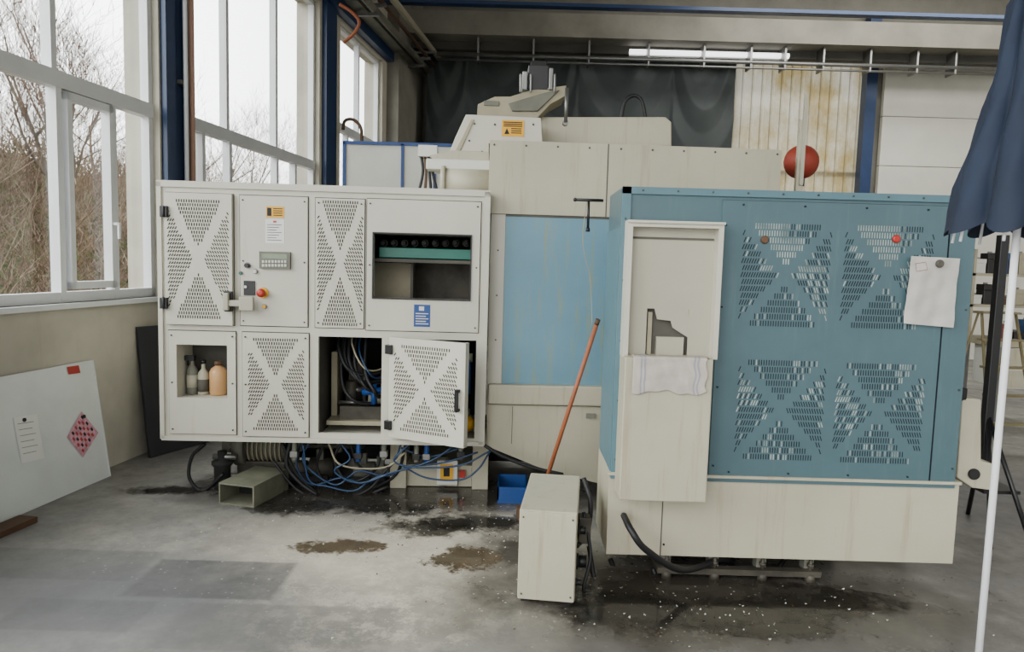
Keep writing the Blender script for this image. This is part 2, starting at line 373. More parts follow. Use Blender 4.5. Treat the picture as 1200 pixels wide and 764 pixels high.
while z<zt_-.05:
    z2=min(z+.9,zt_); mb.box(x0,x1,13.45,13.55,z+.006,z2-.006,doorM); mb.box(x0,x1,13.47,13.54,z2-.006,z2+.006,mid); z=z2
fin(mb,'door_1',kind='structure')
# =================== OUTSIDE
def hillz(x,y): return -.4+max(0,(-x-6.4))*.5+.2*math.sin(x*1.4+y*.8)*(1 if x<-6.5 else 0)
mb=MB(); n=40; vs=[]
for j in range(n+1):
    for i in range(13):
        x=-4.2-i*1.0; y=-4+j*1.3; vs.append((x,y,hillz(x,y)))
mb.add(vs,[(j*13+i,j*13+i+1,(j+1)*13+i+1,(j+1)*13+i) for j in range(n) for i in range(12)],grass,True); fin(mb,'hillside',label='rough brown and green slope outside the windows',cat='hill',kind='stuff')
def ribbon(mb,pts,w,m_):
    d=Vector((random.uniform(-1,1),random.uniform(-1,1),0)); d=d.normalized() if d.length>.01 else Vector((1,0,0))
    N=len(pts); vs=[]
    for i,p in enumerate(pts):
        ww=w*(1-.75*i/(N-1)); vs+=[p-d*ww,p+d*ww]
    mb.add(vs,[(2*i,2*i+1,2*i+3,2*i+2) for i in range(N-1)],m_)
mb=MB()
for k in range(8000):
    x=-random.uniform(6.6,16); y=random.uniform(2,38); z0=hillz(x,y); h=random.uniform(1.0,3.2)
    p=Vector((x,y,z0)); pts=[p.copy()]; d=Vector((random.uniform(-.7,.7),random.uniform(-.7,.7),1))
    mm=twig if random.random()<.5 else twig2
    for i in range(4): p=p+d*h/4; pts.append(p.copy()); d+=Vector((random.uniform(-.5,.5),random.uniform(-.5,.5),random.uniform(-.2,.1)))
    ribbon(mb,pts,random.uniform(.007,.013),mm)
    for q in range(8):
        p=pts[random.randint(1,4)].copy(); d=Vector((random.uniform(-1,1),random.uniform(-1,1),random.uniform(-.3,1))); pp=[p]
        for i in range(2): pp.append(pp[-1]+d*random.uniform(.15,.35)); d+=Vector((random.uniform(-.5,.5),random.uniform(-.5,.5),.2))
        ribbon(mb,pp,.006,mm if random.random()<.88 else leaf)
    if k%4==0:
        for q in range(10):
            c=Vector((x+random.uniform(-.4,.4),y+random.uniform(-.4,.4),z0+random.uniform(0,.9))); ribbon(mb,[c,c+Vector((random.uniform(-.1,.1),random.uniform(-.1,.1),.1))],.04,leaf)
fin(mb,'brushwood',label='dense leafless reddish-brown brushwood on the slope',cat='bush',kind='stuff')
def grow(mb,p,d,L,r,lev):
    pts=[p.copy()]; 
    for i in range(4):
        p=p+d*L/4; d=(d+Vector((random.uniform(-.2,.2),random.uniform(-.2,.2),random.uniform(-.05,.15)))).normalized(); pts.append(p.copy())
    if lev<=1: mb.tube(pts,[r*(1-.12*i) for i in range(5)],bark,5,False)
    else: ribbon(mb,pts,max(r,.005),bark if lev<4 else twig)
    if lev<4:
        for k in range(6 if lev else 7):
            q=pts[random.randint(1 if lev else 2,4)]; dd=(d+Vector((random.uniform(-1,1),random.uniform(-1,1),random.uniform(-.2,.6)))).normalized()
            grow(mb,q,dd,L*random.uniform(.5,.75),r*.42,lev+1)
trees=[]
for k in range(3):
    mb=MB(); grow(mb,Vector((0,0,0)),Vector((0,0,1)),3.0,.07,0); trees.append(mb)
tl=[(-10.5,8.2),(-9.4,12),(-10.5,17),(-11,23),(-12,29),(-8.8,6.0),(-13,14),(-12.5,20),(-10,35),(-11.5,5.5),(-12.5,9.5),(-9.2,14.5),(-9.5,9.8),(-9.8,26),(-10.5,4),(-14,24),(-8.6,8.9),(-11.6,11.2),(-13.5,7),(-14,11.5),(-13,17),(-12,6.8),(-14.5,9)]
tm=[]
for i,(x,y) in enumerate(tl):
    M=Matrix.Translation((x,y,hillz(x,y)-.1))@Matrix.Rotation(i*1.3,4,'Z')@Matrix.Scale(.85+.1*(i%3),4)
    if i<3: o=fin(trees[i],'bare_tree',M=M,label='leafless grey-brown tree outside the windows',cat='tree',group='bare trees on the slope'); tm.append(o)
    else:
        o=tm[i%3].copy(); link(o); o.matrix_world=M
# =================== LEFT MACHINE
yaw=math.radians(2.0)
M1=Matrix.Translation(at(187,400,4.55)*1.0)@Matrix.Rotation(yaw,4,'Z'); M1.translation.z=0
A=Fr(M1)
mach=empty('machining_center',M1,'large cream machining center with vented doors and light blue panel','machine')
X0,X1,Z0,Z1=A.r(188,219,570,517)
DP=.85
hD=A.r(438,275,551,350); hE=A.r(208,404,267,466); hG=A.r(373,395,447,508); hH=A.r(460,398,557,513)
mb=MB()
mb.plate(X0,X1,Z0,Z1,0,.03,[hD,hE,hG,hH],cream)
mb.box(X0,X0+.02,.03,DP,Z0,Z1,cream); mb.box(X1-.02,X1,.03,DP,Z0,Z1,cream)
mb.box(X0,X1,.03,DP,Z1-.02,Z1,cream); mb.box(X0,X1,.03,DP,Z0,Z0+.02,cream); mb.box(X0,X1,DP-.02,DP,Z0,Z1,dark)  # dark back paints in the shade inside the cabinet
zm=A.q(380,388)[1]; mb.box(X0,X1,.03,DP-.02,zm-.01,zm+.01,mid)
xd=(hG[1]+hH[0])/2; mb.box(xd-.01,xd+.01,.03,DP,Z0,zm,mid); xd=hG[0]-.02; mb.box(xd-.01,xd+.01,.03,DP,Z0,zm,mid)
mb.box(X0-.008,X1+.008,-.015,.03,Z1-.03,Z1+.01,cream); mb.box(X0-.008,X0+.02,-.015,.03,Z0,Z1,cream); mb.box(X1-.03,X1+.008,-.015,.03,Z0,Z1,cream); mb.box(X0,X1,-.015,.03,Z0-.01,Z0+.02,cream)
mb.box(hE[0]-.01,hE[0],.03,.25,hE[2],hE[3],cream); mb.box(hE[1],hE[1]+.01,.03,.25,hE[2],hE[3],cream); mb.box(hE[0],hE[1],.24,.25,hE[2],hE[3],mid); mb.box(hE[0]-.01,hE[1]+.01,.03,.25,hE[2]-.01,hE[2],cream); mb.box(hE[0]-.01,hE[1]+.01,.03,.25,hE[3],hE[3]+.01,cream)
for r in ((196,227,274,380),(282,230,361,382),(370,233,427,384),(430,235,562,388),(199,388,277,508),(285,390,362,511)):
    x0,x1,z0,z1=A.r(*r); e=.006
    for q in ((x0-e,x1+e,z1,z1+e),(x0-e,x1+e,z0-e,z0),(x0-e,x0,z0,z1),(x1,x1+e,z0,z1)): mb.box(q[0],q[1],-.0008,.001,q[2],q[3],mid)
fin(mb,'cabinet_body',mach)
def panel(name,r,y0=-.012,vent=None,holes=[],m_=cream,bol=True,label=None):
    x0,x1,z0,z1=A.r(*r); mb=MB(); mb.plate(x0,x1,z0,z1,y0,-.001,holes,m_)
    if vent:
        v=A.r(*vent); vents(mb,*v,y0,.0155,.0245,.0072,.019,slotm,g=.18)
    if bol: bolts(mb,[(x,z) for x in (x0+.02,x1-.02) for z in (z0+.03,(z0+z1)/2,z1-.03)],y0,.006,mid)
    return fin(mb,name,mach,label=label,bev=.003 if not vent and not holes else 0),(x0,x1,z0,z1)
dA,rA=panel('door',(196,227,274,380),-.035,(200,233,270,374),bol=False)
for py in (248,355):
    mb=MB(); x,z=A.q(194,py,-.03); mb.box(x-.025,x+.02,-.06,-.012,z-.035,z+.035,black); mb.cyl((x,-.062,z-.035),(x,-.062,z+.035),.008,black)
    fin(mb,'hinge',dA,bev=.003)
mb=MB(); x,z=A.q(268,353,-.04)
mb.box(x-.025,x+.03,-.06,-.035,z-.065,z+.065,black); mb.box(x-.02,x+.17,-.085,-.06,z-.03,z+.01,creamr); mb.box(x-.02,x+.015,-.095,-.06,z-.055,z+.055,creamr); mb.box(x+.08,x+.17,-.09,-.06,z-.055,z+.035,creamr)
fin(mb,'handle',dA,bev=.006,label='chunky pale grey latch handle')
dB,rB=panel('control_panel',(282,230,361,382))
mb=MB(); 
mb.rb(A,(312,242,333,255),-.0135,-.012,yellow); mb.rb(A,(313,243.5,318,253),-.0145,-.0135,ink)
for k in range(4): mb.rb(A,(320,244+k*2.6,331,245+k*2.6),-.0145,-.0135,ink)
fin(mb,'warning_label',dB)
mb=MB(); mb.rb(A,(311,257,333,285),-.0135,-.012,white)
for k in range(7): mb.rb(A,(313,263+k*3,330-(k%3)*3,263.7+k*3),-.0145,-.0135,mid)
mb.rb(A,(320,258.5,324,261),-.0145,-.0135,red)
fin(mb,'notice',dB,label='white printed notice')
mb=MB(); mb.rb(A,(305,295,341,315),-.035,-.012,cast,ym=-.012); mb.rb(A,(308,297.5,338,303.5),-.037,-.035,lcd,ym=-.012)
for i in range(8):
    for j in range(2): mb.rb(A,(308.5+i*3.7,305+j*4.5,311+i*3.7,308+j*4.5),-.039,-.035,creamw,ym=-.012)
fin(mb,'keypad',dB,bev=.002)
for px,py,r,m_,h in ((291,311,.014,black,.03),(300,318,.012,creamw,.02),(283,320,.009,greent,.015),(289,336,.009,creamw,.015),(311,359,.011,yellow,.02)):
    mb=MB(); x,z=A.q(px,py); mb.cyl((x,-.012,z),(x,-.012-h,z),r,m_,16); mb.cyl((x,-.012,z),(x,-.016,z),r*1.5,steel,16); fin(mb,'push_button',dB)
mb=MB(); x,z=A.q(309,343); mb.cyl((x,-.012,z),(x,-.02,z),.035,yellow,20); mb.cyl((x,-.02,z),(x,-.05,z),.014,red,16); mb.tube([(x,-.04,z),(x,-.05,z),(x,-.065,z),(x,-.07,z)],[.02,.028,.026,.01],red,20)
fin(mb,'emergency_stop_button',dB)
mb=MB(); mb.rb(A,(286,329,299,346),-.02,-.012,black,ym=-.012); fin(mb,'lock_plate',dB)
panel('vent_panel',(370,233,427,384),vent=(373,237,425,380))
dD,rD=panel('window_panel',(430,235,562,388),holes=[hD])
mb=MB(); mb.rb(A,(485,357,504,383),-.014,-.012,bluep)
for k in range(5): mb.rb(A,(487,367+k*3,502-(k%2)*3,368+k*3),-.0148,-.014,creamw)
mb.rb(A,(491,359,497,364),-.0148,-.014,creamw)
fin(mb,'sticker',dD,label='blue instruction sticker')
mb=MB(); e=.008
for q in ((hD[0]-e,hD[1]+e,hD[3]-.0,hD[3]+e),(hD[0]-e,hD[1]+e,hD[2]-e,hD[2]),(hD[0]-e,hD[0],hD[2],hD[3]),(hD[1],hD[1]+e,hD[2],hD[3])): mb.box(q[0],q[1],-.02,.01,q[2],q[3],black)
fin(mb,'window_rim',dD)
panel('niche_panel',(199,388,277,508),holes=[hE])
panel('vent_panel',(285,390,362,511),vent=(290,395,357,505))
mb=MB(); mb.rb(A,(444,291,552,303),.15,.3,greent,ym=.15); fin(mb,'tool_tray',mach,bev=.004)
mb=MB(); mb.rb(A,(436,308,482,352),.4,.44,castb,ym=.4); mb.rb(A,(482,306,556,352),.6,.64,castd,ym=.6); mb.rb(A,(430,304,560,308),.14,.64,mid,ym=.14); mb.rb(A,(430,268,560,276),.1,.5,mid,ym=.1); mb.rb(A,(481,308,484,352),.3,.5,mid,ym=.3); fin(mb,'inner_shelf',mach)  # darker back materials stand in for shade inside the opening
for i in range(9):
    mb=MB(); x,z=A.q(450+i*12,285,.2); mb.cyl((x,.17,z),(x,.28,z),.016,steel,12); mb.cyl((x,.17,z),(x,.13,z),.022,dark,12,.014); mb.cyl((x,.2,z),(x,.22,z),.024,cast,12); fin(mb,'tool_holder',mach)
mb=MB(); z0=hG[2]
mb.box(hG[0]+.02,hG[1],.15,.5,z0+.02,z0+.05,castb); mb.box(hG[0]+.1,hG[1]-.02,.2,.45,z0+.05,z0+.14,castd); mb.box(hG[0]+.02,hG[0]+.06,.3,.5,z0+.05,z0+.5,castb); mb.box(hG[0]+.1,hG[0]+.2,.5,.6,z0+.1,z0+.4,castd)
mb.cyl((hG[1]-.12,.25,z0+.2),(hG[1],.25,z0+.2),.05,cast,16); mb.cyl((hG[1]-.16,.2,z0+.24),(hG[1]+.0,.2,z0+.26),.022,bluep,12); mb.cyl((hG[1]-.08,.2,z0+.3),(hG[1]-.08,.2,z0+.16),.02,bluep,12)
mb.cyl((hG[0]+.16,.3,z0+.14),(hG[0]+.16,.3,z0+.3),.04,castd,14); mb.cyl((hG[0]+.12,.3,z0+.24),(hG[0]+.25,.3,z0+.24),.018,steel,10)
mb.cyl((hG[0]+.08,.24,z0+.16),(hG[1]-.1,.24,z0+.16),.012,steel,8); mb.cyl((hG[0]+.25,.3,z0+.1),(hG[0]+.25,.3,z0+.4),.014,steel,8)
fin(mb,'valve_block',mach)
for dx,dz,m_ in ((0,0,rubber),(.03,-.02,rubber),(.07,-.06,rubber),(-.04,.05,rubber),(.1,.03,bluehose),(.05,.08,castb),(.14,-.1,rubber),(-.02,-.15,rubber)):
    mb=MB(); mb.tube(smooth([(hG[0]+.12+dx,.3,hG[3]),(hG[0]+.13+dx,.2,hG[3]-.15+dz),(hG[0]+.2+dx,.15,hG[3]-.28+dz),(hG[0]+.3+dx*.5,.2,hG[3]-.33+dz),(hG[1]+.03,.3,hG[3]-.3+dz)]),.013 if m_==rubber else .006,m_,8); fin(mb,'hose',mach)
mb=MB(); x,z=A.q(547,497,.1); mb.sphere((x,.12,z),.055,yellow,16); mb.cyl((x,.12,z+.05),(x,.12,z+.1),.02,steel); x,z=A.q(548,445,.1); mb.cyl((x,.12,z-.1),(x,.12,z+.12),.02,bluep); mb.cyl((x-.02,.1,z+.15),(x+.03,.1,z+.15),.03,cast)
fin(mb,'regulator',mach)
x,z=A.q(458,455,-.02); w=.565
MH=Matrix.Translation((x,-.02,0))@Matrix.Rotation(math.radians(-27),4,'Z')
zb=hH[2]+.012; ztp=hH[3]+.015
mb=MB(); mb.box(0,w,-.025,0,zb,ztp,cream); vents(mb,.045,w-.06,zb+.05,ztp-.04,-.025,.0175,.027,.0078,.02,slotm,g=.18)
mb.box(.005,w-.005,0,.02,zb,zb+.02,cream); mb.box(w-.02,w,0,.02,zb,ztp,cream)
dH=fin(mb,'door',mach,M=MH)
for zz in (zb+.08,ztp-.08):
    mb=MB(); mb.box(-.02,.03,-.045,.005,zz-.03,zz+.03,black); fin(mb,'hinge',dH,bev=.003)
mb=MB(); zc=(zb+ztp)/2-.03; mb.box(w-.055,w-.03,-.06,-.045,zc-.07,zc+.07,black); mb.box(w-.055,w-.03,-.06,-.025,zc+.05,zc+.07,black); mb.box(w-.055,w-.03,-.06,-.025,zc-.07,zc-.05,black); fin(mb,'handle',dH,bev=.003)
yb=.1
mb=MB()
x0,_,_,z1=A.r(573,165,640,250,y=yb); xr=A.q(915,200,yb)[0]; zmid=A.q(640,252,yb)[1]
mb.box(x0,xr,yb,yb+1.3,zmid,z1,creamd)
xs=A.q(712,200,yb)[0]; mb.box(xs-.004,xs+.004,yb-.002,yb,zmid,z1,mid)
bolts(mb,[(x0+.03+i*(xr-x0-.06)/9,z1-.03) for i in range(10)],yb,.007,mid)
fin(mb,'upper_housing',mach,bev=.008)
mb=MB(); xl,_,zl,_=A.r(573,252,589,475,y=yb+.03); xb1=A.q(800,350,yb)[0]
mb.box(xl,xb1,yb+.04,yb+1.2,zl,zmid,creamd); x9=A.q(590,350,yb)[0]; mb.box(xl,x9,yb+.02,yb+.04,zl,zmid,cream)
mb.box(x9,xb1,yb+.01,yb+.04,zmid-.015,zmid,mid)
bolts(mb,[(xl+.05,zl+.15+i*.3) for i in range(4)],yb+.02,.006,mid)
fin(mb,'column_body',mach)
mb=MB(); x0,x1,z0,z1=A.r(590,254,706,452,y=yb+.02); mb.box(x0,x1+.35,yb+.015,yb+.04,z0,z1,sky); fin(mb,'sliding_panel',mach,label='light blue sliding sheet panel with drip stains',bev=.003)
mb=MB(); x0,x1,z0,z1=A.r(572,452,700,475,y=yb-.04); mb.box(x0,x1+.3,yb-.04,yb+.04,z0,z1,creamd); fin(mb,'ledge',mach,bev=.01)
mb=MB(); mb.prism(A,[(570,474),(760,478),(760,572),(700,566),(640,551),(571,523)],yb,yb+1.1,creamd)
x,_=A.q(600,500,yb); mb.box(x-.002,x+.002,yb-.002,yb,A.q(600,520,yb)[1],A.q(600,476,yb)[1],mid); fin(mb,'lower_apron',mach)
x,z=A.q(690,487,yb)
mb=MB(); mb.box(x-.02,x+.04,yb-.02,yb,z-.015,z+.015,cast); fin(mb,'latch',mach)
mb=MB(); mb.prism(A,[(546,134),(634,138),(636,172),(573,168),(573,230),(540,228),(520,205),(524,185),(534,160)],.3,.8,cream)
mb.prism(A,[(503,182),(530,176),(573,178),(573,190),(510,190)],.22,.3,creamd); mb.prism(A,[(552,140),(556,140),(536,184),(530,184)],.29,.3,castb)
bolts(mb,[A.q(px,py,.3) for px,py in ((556,145),(580,146),(550,165),(565,178),(625,146))],.3,.008,mid)
fin(mb,'spindle_head_cover',mach,bev=.006)
mb=MB(); a=A.q(500,192,.25); b2=A.q(575,196,.25); mb.box(a[0],b2[0],.2,.45,a[1]-.04,a[1]+.03,creamw); fin(mb,'exhaust_duct',mach,bev=.008)
mb=MB(); c=A.q(545,214,.25); mb.cyl((c[0]-.15,.25,c[1]),(c[0]+.2,.25,c[1]),.1,creamd,20); mb.cyl((c[0]-.16,.25,c[1]),(c[0]-.13,.25,c[1]),.115,creamd,20); fin(mb,'drum',mach)
mb=MB(); mb.prism(A,[(559,137),(560,122),(580,113),(598,113),(624,105),(664,100),(663,112),(645,122),(630,138)],.5,.8,castb); mb.prism(A,[(596,121),(640,108),(656,105),(630,130),(600,130)],.48,.5,cast); mb.rb(A,(567,118,585,124),.49,.5,cast,ym=.49); fin(mb,'cast_arm',mach,bev=.012)
mb=MB(); mb.rb(A,(619,76,643,106),.5,.68,black,ym=.5); mb.rb(A,(622,71,641,78),.5,.68,dark,ym=.5); mb.rb(A,(612,84,618,106),.48,.6,steel,ym=.5); mb.rb(A,(643,80,648,106),.48,.6,steel,ym=.5)
for px in (610,622,650): x,z=A.q(px,100,.46); mb.cyl((x,.46,z-.05),(x,.46,z+.08),.008,steel)
fin(mb,'spindle_motor',mach,bev=.006)
mb=MB(); mb.prism(A,[(634,170),(634,137),(780,137),(787,143),(787,172)],.6,1.2,creamd); fin(mb,'axis_cover',mach,bev=.008)
mb=MB(); x,z=A.q(664,118,.3); mb.cyl((x,.32,z-.14),(x,.32,z+.09),.012,steel); mb.cyl((x,.32,z-.14),(x,.36,z-.14),.02,steel); fin(mb,'rod',mach)
mb=MB(); p=[A.q(a,b_,.8) for a,b_ in ((728,140),(732,120),(742,112),(752,118),(757,140))]; mb.tube(smooth([(x,.8,z) for x,z in p]),.014,rubber,8); fin(mb,'cable_loop',mach)
mb=MB(); mb.rb(A,(588,141,614,160),.295,.3,yellow,ym=.3); mb.prism(A,[(591,157),(594,150),(597,157)],.293,.295,ink)
for k in range(3): mb.rb(A,(590,143+k*2.2,612,144.2+k*2.2),.293,.295,ink,ym=.3)
for k in range(3): mb.rb(A,(599,150.5+k*2.5,611,151.6+k*2.5),.293,.295,ink,ym=.3)
fin(mb,'warning_label',mach)
mb=MB(); mb.rb(A,(490,170,512,183),.3,.45,creamw,ym=.3)
for k,px in enumerate((494,498,502,506)):
    x,z=A.q(px,183,.35); mb.tube(smooth([(x,.35,z),(x+.01,.35,z-.12),(x+.03*(k-1),.35,z-.3)]),.01,rubber if k!=1 else wood,8)
fin(mb,'junction_box',mach)
mb=MB()
x0,x1,z0,z1=A.r(457,528,476,588,y=.25); mb.box(x0,x1,.25,.45,0,Z0,creamd)
x0b,x1b,_,_=A.r(553,528,572,588,y=.25); mb.box(x0b,x1b,.25,.45,0,Z0+.05,creamd)
xc,xd_,zc,zd=A.r(476,545,553,570,y=.3); mb.box(xc,xd_,.3,.8,zc,zd,creamd)
mb.box(X0+.35,x0b+.9,.8,.84,.05,Z0+.02,dark)  # dark backing sheet added to paint shade into the gap below
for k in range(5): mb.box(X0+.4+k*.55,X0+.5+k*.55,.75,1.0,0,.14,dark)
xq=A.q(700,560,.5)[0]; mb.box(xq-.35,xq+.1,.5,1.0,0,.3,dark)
fin(mb,'base_frame',mach,bev=.005)
mb=MB(); mb.box(X0+.3,X0+1.25,.45,.52,Z0-.08,Z0,castd)
for k in range(5):
    x=X0+.65+k*.14; mb.cyl((x,.4,Z0),(x,.4,Z0-.14-.04*(k%2)),.02,cast,10); mb.cyl((x,.4,Z0-.05),(x,.4,Z0-.08),.03,cast,8)
mb.cyl((X0+.6,.4,Z0-.14),(X0+1.25,.4,Z0-.14),.016,castd,10)
fin(mb,'pipe_manifold',mach)
for i,(px,py) in enumerate(((345,530),(420,532),(450,530),(488,533),(500,533),(540,530))):
    mb=MB(); x,z=A.q(px,py,.1); mb.cyl((x,.1,Z0),(x,.1,z-.05),.018,bluep if i%3==1 else cast,10); mb.box(x-.025,x+.025,.075,.125,z-.03,z+.01,black if i%2 else steel); fin(mb,'fitting',mach,bev=.003)
for i,(px,py,s_) in enumerate(((375,572,.07),(425,566,.06),(520,532,.05),(445,572,.05),(345,574,.06))):
    mb=MB(); x,z=A.q(px,py,.45); mb.cyl((x-s_,.45,s_*1.2),(x+s_*1.5,.45,s_*1.2),s_,cast if i%2 else castd,14); mb.cyl((x+s_*1.5,.45,s_*1.2),(x+s_*2,.45,s_*1.2),s_*.5,steel,12); mb.box(x-s_,x+s_,.45-s_,.45+s_,0,s_*.5,dark); mb.box(x-.02,x+.03,.42,.48,s_*2,s_*2+.08,cast); fin(mb,'small_motor',mach)
mb=MB(); mb.rb(A,(512,540,536,568),.255,.29,creamw,ym=.255); mb.rb(A,(516,544,531,562),.25,.255,yellow,ym=.255); mb.rb(A,(520,547,527,558),.248,.25,ink,ym=.255)
mb.rb(A,(538,552,545,560),.26,.29,red,ym=.26); mb.rb(A,(515,569,520,572),.245,.25,black,ym=.255); fin(mb,'valve_box',mach)
def bottle(r,prof,m_,name,label,extra=None):
    x0,x1,z0,z1=A.r(*r,y=.12); cx=(x0+x1)/2; w=(x1-x0)/2; H=z1-hE[2]; mb=MB()
    mb.lathe(cx,.12,[(a*w,hE[2]+.0005+b_*H) for a,b_ in prof],m_)
    if extra: extra(mb,cx,w,H)
    return fin(mb,name,M=M1,label=label,cat='bottle')
bp_=[(.9,0),(1,.03),(1,.6),(.9,.7),(.4,.82),(.35,.86),(.35,1),(0,1)]
def sx_(mb,cx,w,H):
    mb.box(cx-w*1.2,cx+w*.5,.1,.14,hE[2]+H*.95,hE[2]+H*1.08,black); mb.box(cx-w*.9,cx-w*.7,.11,.13,hE[2]+H*.8,hE[2]+H*.95,black)
    mb.lathe(cx,.12,[(w*1.02,hE[2]+H*.2),(w*1.02,hE[2]+H*.55)],creamd)
bottle((219,420,232,465),bp_,cast,'spray_bottle','grey spray bottle standing in the cabinet niche',sx_)
bottle((232,426,245,465),bp_,creamd,'bottle','cream bottle with dark cap in the cabinet niche',lambda mb,cx,w,H:(mb.cyl((cx,.12,hE[2]+H),(cx,.12,hE[2]+H*1.12),w*.45,black),mb.lathe(cx,.12,[(w*1.02,hE[2]+H*.1),(w*1.02,hE[2]+H*.5)],mid)))
bottle((246,424,266,466),[(.9,0),(1,.03),(1,.7),(.8,.8),(.35,.88),(.35,.92),(0,.92)],amber,'oil_bottle','translucent amber plastic oil bottle in the cabinet niche',lambda mb,cx,w,H:mb.cyl((cx,.12,hE[2]+H*.9),(cx,.12,hE[2]+H*1.03),w*.45,wood))
p=flp(258,589); x0=p.x; y0=p.y-.02; w_=(at(325,575,y0).x-x0)*.68
pump=empty('coolant_pump',Matrix.Translation((at(300,540,y0+.45).x,y0+.55,0)),'grimy cast metal pump with motor under the cabinet','pump')
mb=MB(); mb.cyl((-.08,0,.24),(.2,0,.24),.1,cast,20)
for k in range(8): mb.cyl((-.06+k*.032,0,.24),(-.05+k*.032,0,.24),.118,castb,20)
mb.cyl((.2,0,.24),(.24,0,.24),.07,dark,16); mb.box(0,.1,-.12,.0,.3,.38,cast); fin(mb,'motor',pump)
mb=MB(); mb.cyl((-.02,0,.34),(-.02,0,.44),.04,cast,12); mb.cyl((-.16,0,.24),(-.08,0,.24),.145,cast,20); mb.cyl((-.26,0,.24),(-.16,0,.24),.055,cast,16); mb.cyl((-.05,-.03,.36),(-.18,-.03,.4),.025,steel); mb.cyl((-.18,-.03,.36),(-.18,-.03,.43),.045,castd,12)
for k in range(6): a=k*math.pi/3; mb.cyl((-.17,.12*math.cos(a),.24+.12*math.sin(a)),(-.155,.12*math.cos(a),.24+.12*math.sin(a)),.012,dark,6)
fin(mb,'flange',pump)
mb=MB(); mb.box(-.14,.2,-.09,.09,0.0,.15,castd); mb.box(.2,.36,-.05,.1,0,.06,dark); fin(mb,'foot',pump,bev=.01)
mb=MB(); MT=Matrix.Translation((x0,y0,0))@Matrix.Rotation(math.radians(-14),4,'Z')
t=.01; h=.14
mb.box(0,w_,0,.4,0,t,chanM); mb.box(0,w_,0,.4,h-t,h,chanM); mb.box(0,t,0,.4,t,h-t,chanM); mb.box(w_-t,w_,0,.4,t,h-t,chanM); mb.box(t,w_-t,.2,.21,t,h-t,dark)  # last plate is dark to paint in the tube's unlit inside
fin(mb,'steel_channel',M=MT,label='worn hollow square steel tube on the floor below the cabinet',cat='steel tube')
p=flp(250,580); mb=MB(); mb.lathe(p.x,p.y+.15,[(.05,0),(.055,.02),(.055,.15),(.07,.17),(.07,.19),(.03,.2),(.03,.26),(0,.26)],dark); mb.cyl((p.x-.06,p.y+.15,.22),(p.x+.1,p.y+.15,.22),.02,steel)
fin(mb,'filter_housing',label='dark cylindrical filter with hose fittings on the floor',cat='filter')
def hose(pts,r,m_,label,group=None):
    mb=MB(); mb.tube(smooth([Vector(p) for p in pts],8),r,m_,8); return fin(mb,'hose',label=label,cat='hose',group=group)
gb='blue hoses under the cabinet'; gk='black hoses under the cabinet'
H=at
for pts in ([(352,518),(348,548),(366,568),(400,560),(430,566),(460,544),(470,520)],[(362,518),(356,542),(392,568),(420,552),(452,558),(480,547),(520,542),(560,530)],[(470,525),(500,535),(530,528),(550,520)],[(355,520),(362,562),(384,570),(415,575),(440,560),(500,542),(530,524)],[(480,520),(462,540),(490,548),(540,545),(575,528)],[(575,528),(560,550),(540,562),(500,560),(470,545)],[(400,520),(410,538),(392,552),(420,566),(455,556)]):
    dd=4.62+random.random()*.15
    hose([H(a,b_,dd) for a,b_ in pts],.0065,bluehose,'blue air hose tangled below the cabinet',gb)
for pts,d_,r,l in ([((240,520),(225,535),(222,560),(238,575),(262,555)),4.7,.012,'black rubber hose looping beside the pump'],[((330,518),(352,560),(400,590),(455,570)),4.75,.012,'black rubber hose lying under the cabinet'],[((380,518),(372,550),(400,580),(460,560),(476,520)),4.85,.011,'black rubber hose sagging under the cabinet'],[((410,518),(420,545),(445,560),(470,575)),4.9,.01,'black rubber hose sagging beside the machine foot'],[((568,522),(590,535),(625,548),(660,556)),4.5,.012,'black hose running under the apron'],
   [((320,540),(350,575),(390,585),(430,575),(455,548)),4.7,.01,'black rubber hose lying under the cabinet'],[((400,518),(392,540),(410,565),(440,550),(448,520)),4.75,.01,'black rubber hose sagging under the cabinet'],[((340,518),(336,545),(352,566),(372,580)),4.66,.013,'black rubber hose sagging under the cabinet'],[((330,575),(370,590),(420,586),(452,588)),4.72,.011,'black rubber hose lying on the floor']):
    hose([H(a,b_,d_) for a,b_ in pts],r,rubber,l,gk)
hose([H(a,b_,4.72) for a,b_ in ((385,520),(400,545),(450,548),(475,530))],.007,castb,'grey-white hose hanging under the cabinet')
p=flp(600,590); mb=MB(); mb.box(-.1,.1,0,.3,0,.02,bluep); 
for q in ((-.1,-.09,0,.3),(.09,.1,0,.3),(-.1,.1,0,.01),(-.1,.1,.29,.3)): mb.box(*q,.02,.11,bluep)
fin(mb,'plastic_crate',M=Matrix.Translation((p.x,p.y,0)),label='small open blue plastic crate on the floor',cat='crate')
# =================== RIGHT ENCLOSURE
D2=3.5
M2=Matrix.Translation((at(722,400,D2).x,D2,0)); Bf=Fr(M2)
enc=empty('pallet_changer_enclosure',M2,'teal blue vented sheet-metal machine enclosure on a cream base','machine')
BX0,BX1,BZ0,BZ1=Bf.r(722,224,1132,566)
mb=MB(); mb.box(BX0,BX1,0,.45,BZ0,BZ1,teal); fin(mb,'enclosure_body',enc,bev=.01)
mb=MB()
mb.box(BX0,BX1,-.012,0,BZ1-.035,BZ1,teall); mb.box(BX0,BX0+.045,-.012,0,BZ0,BZ1,teall); mb.box(BX0-.004,BX0,.0,.45,BZ0,BZ1-.2,teall)  # last sheet paints the brighter light on the left side face
x,_=Bf.q(1102,400); mb.box(x,BX1,-.01,0,BZ0,BZ1-.036,teal); mb.box(BX0+.045,BX1,-.012,0,BZ0,BZ0+.02,teal)
mb.box(x-.002,x,-.011,0,BZ0,BZ1-.036,slotb)
nb=9
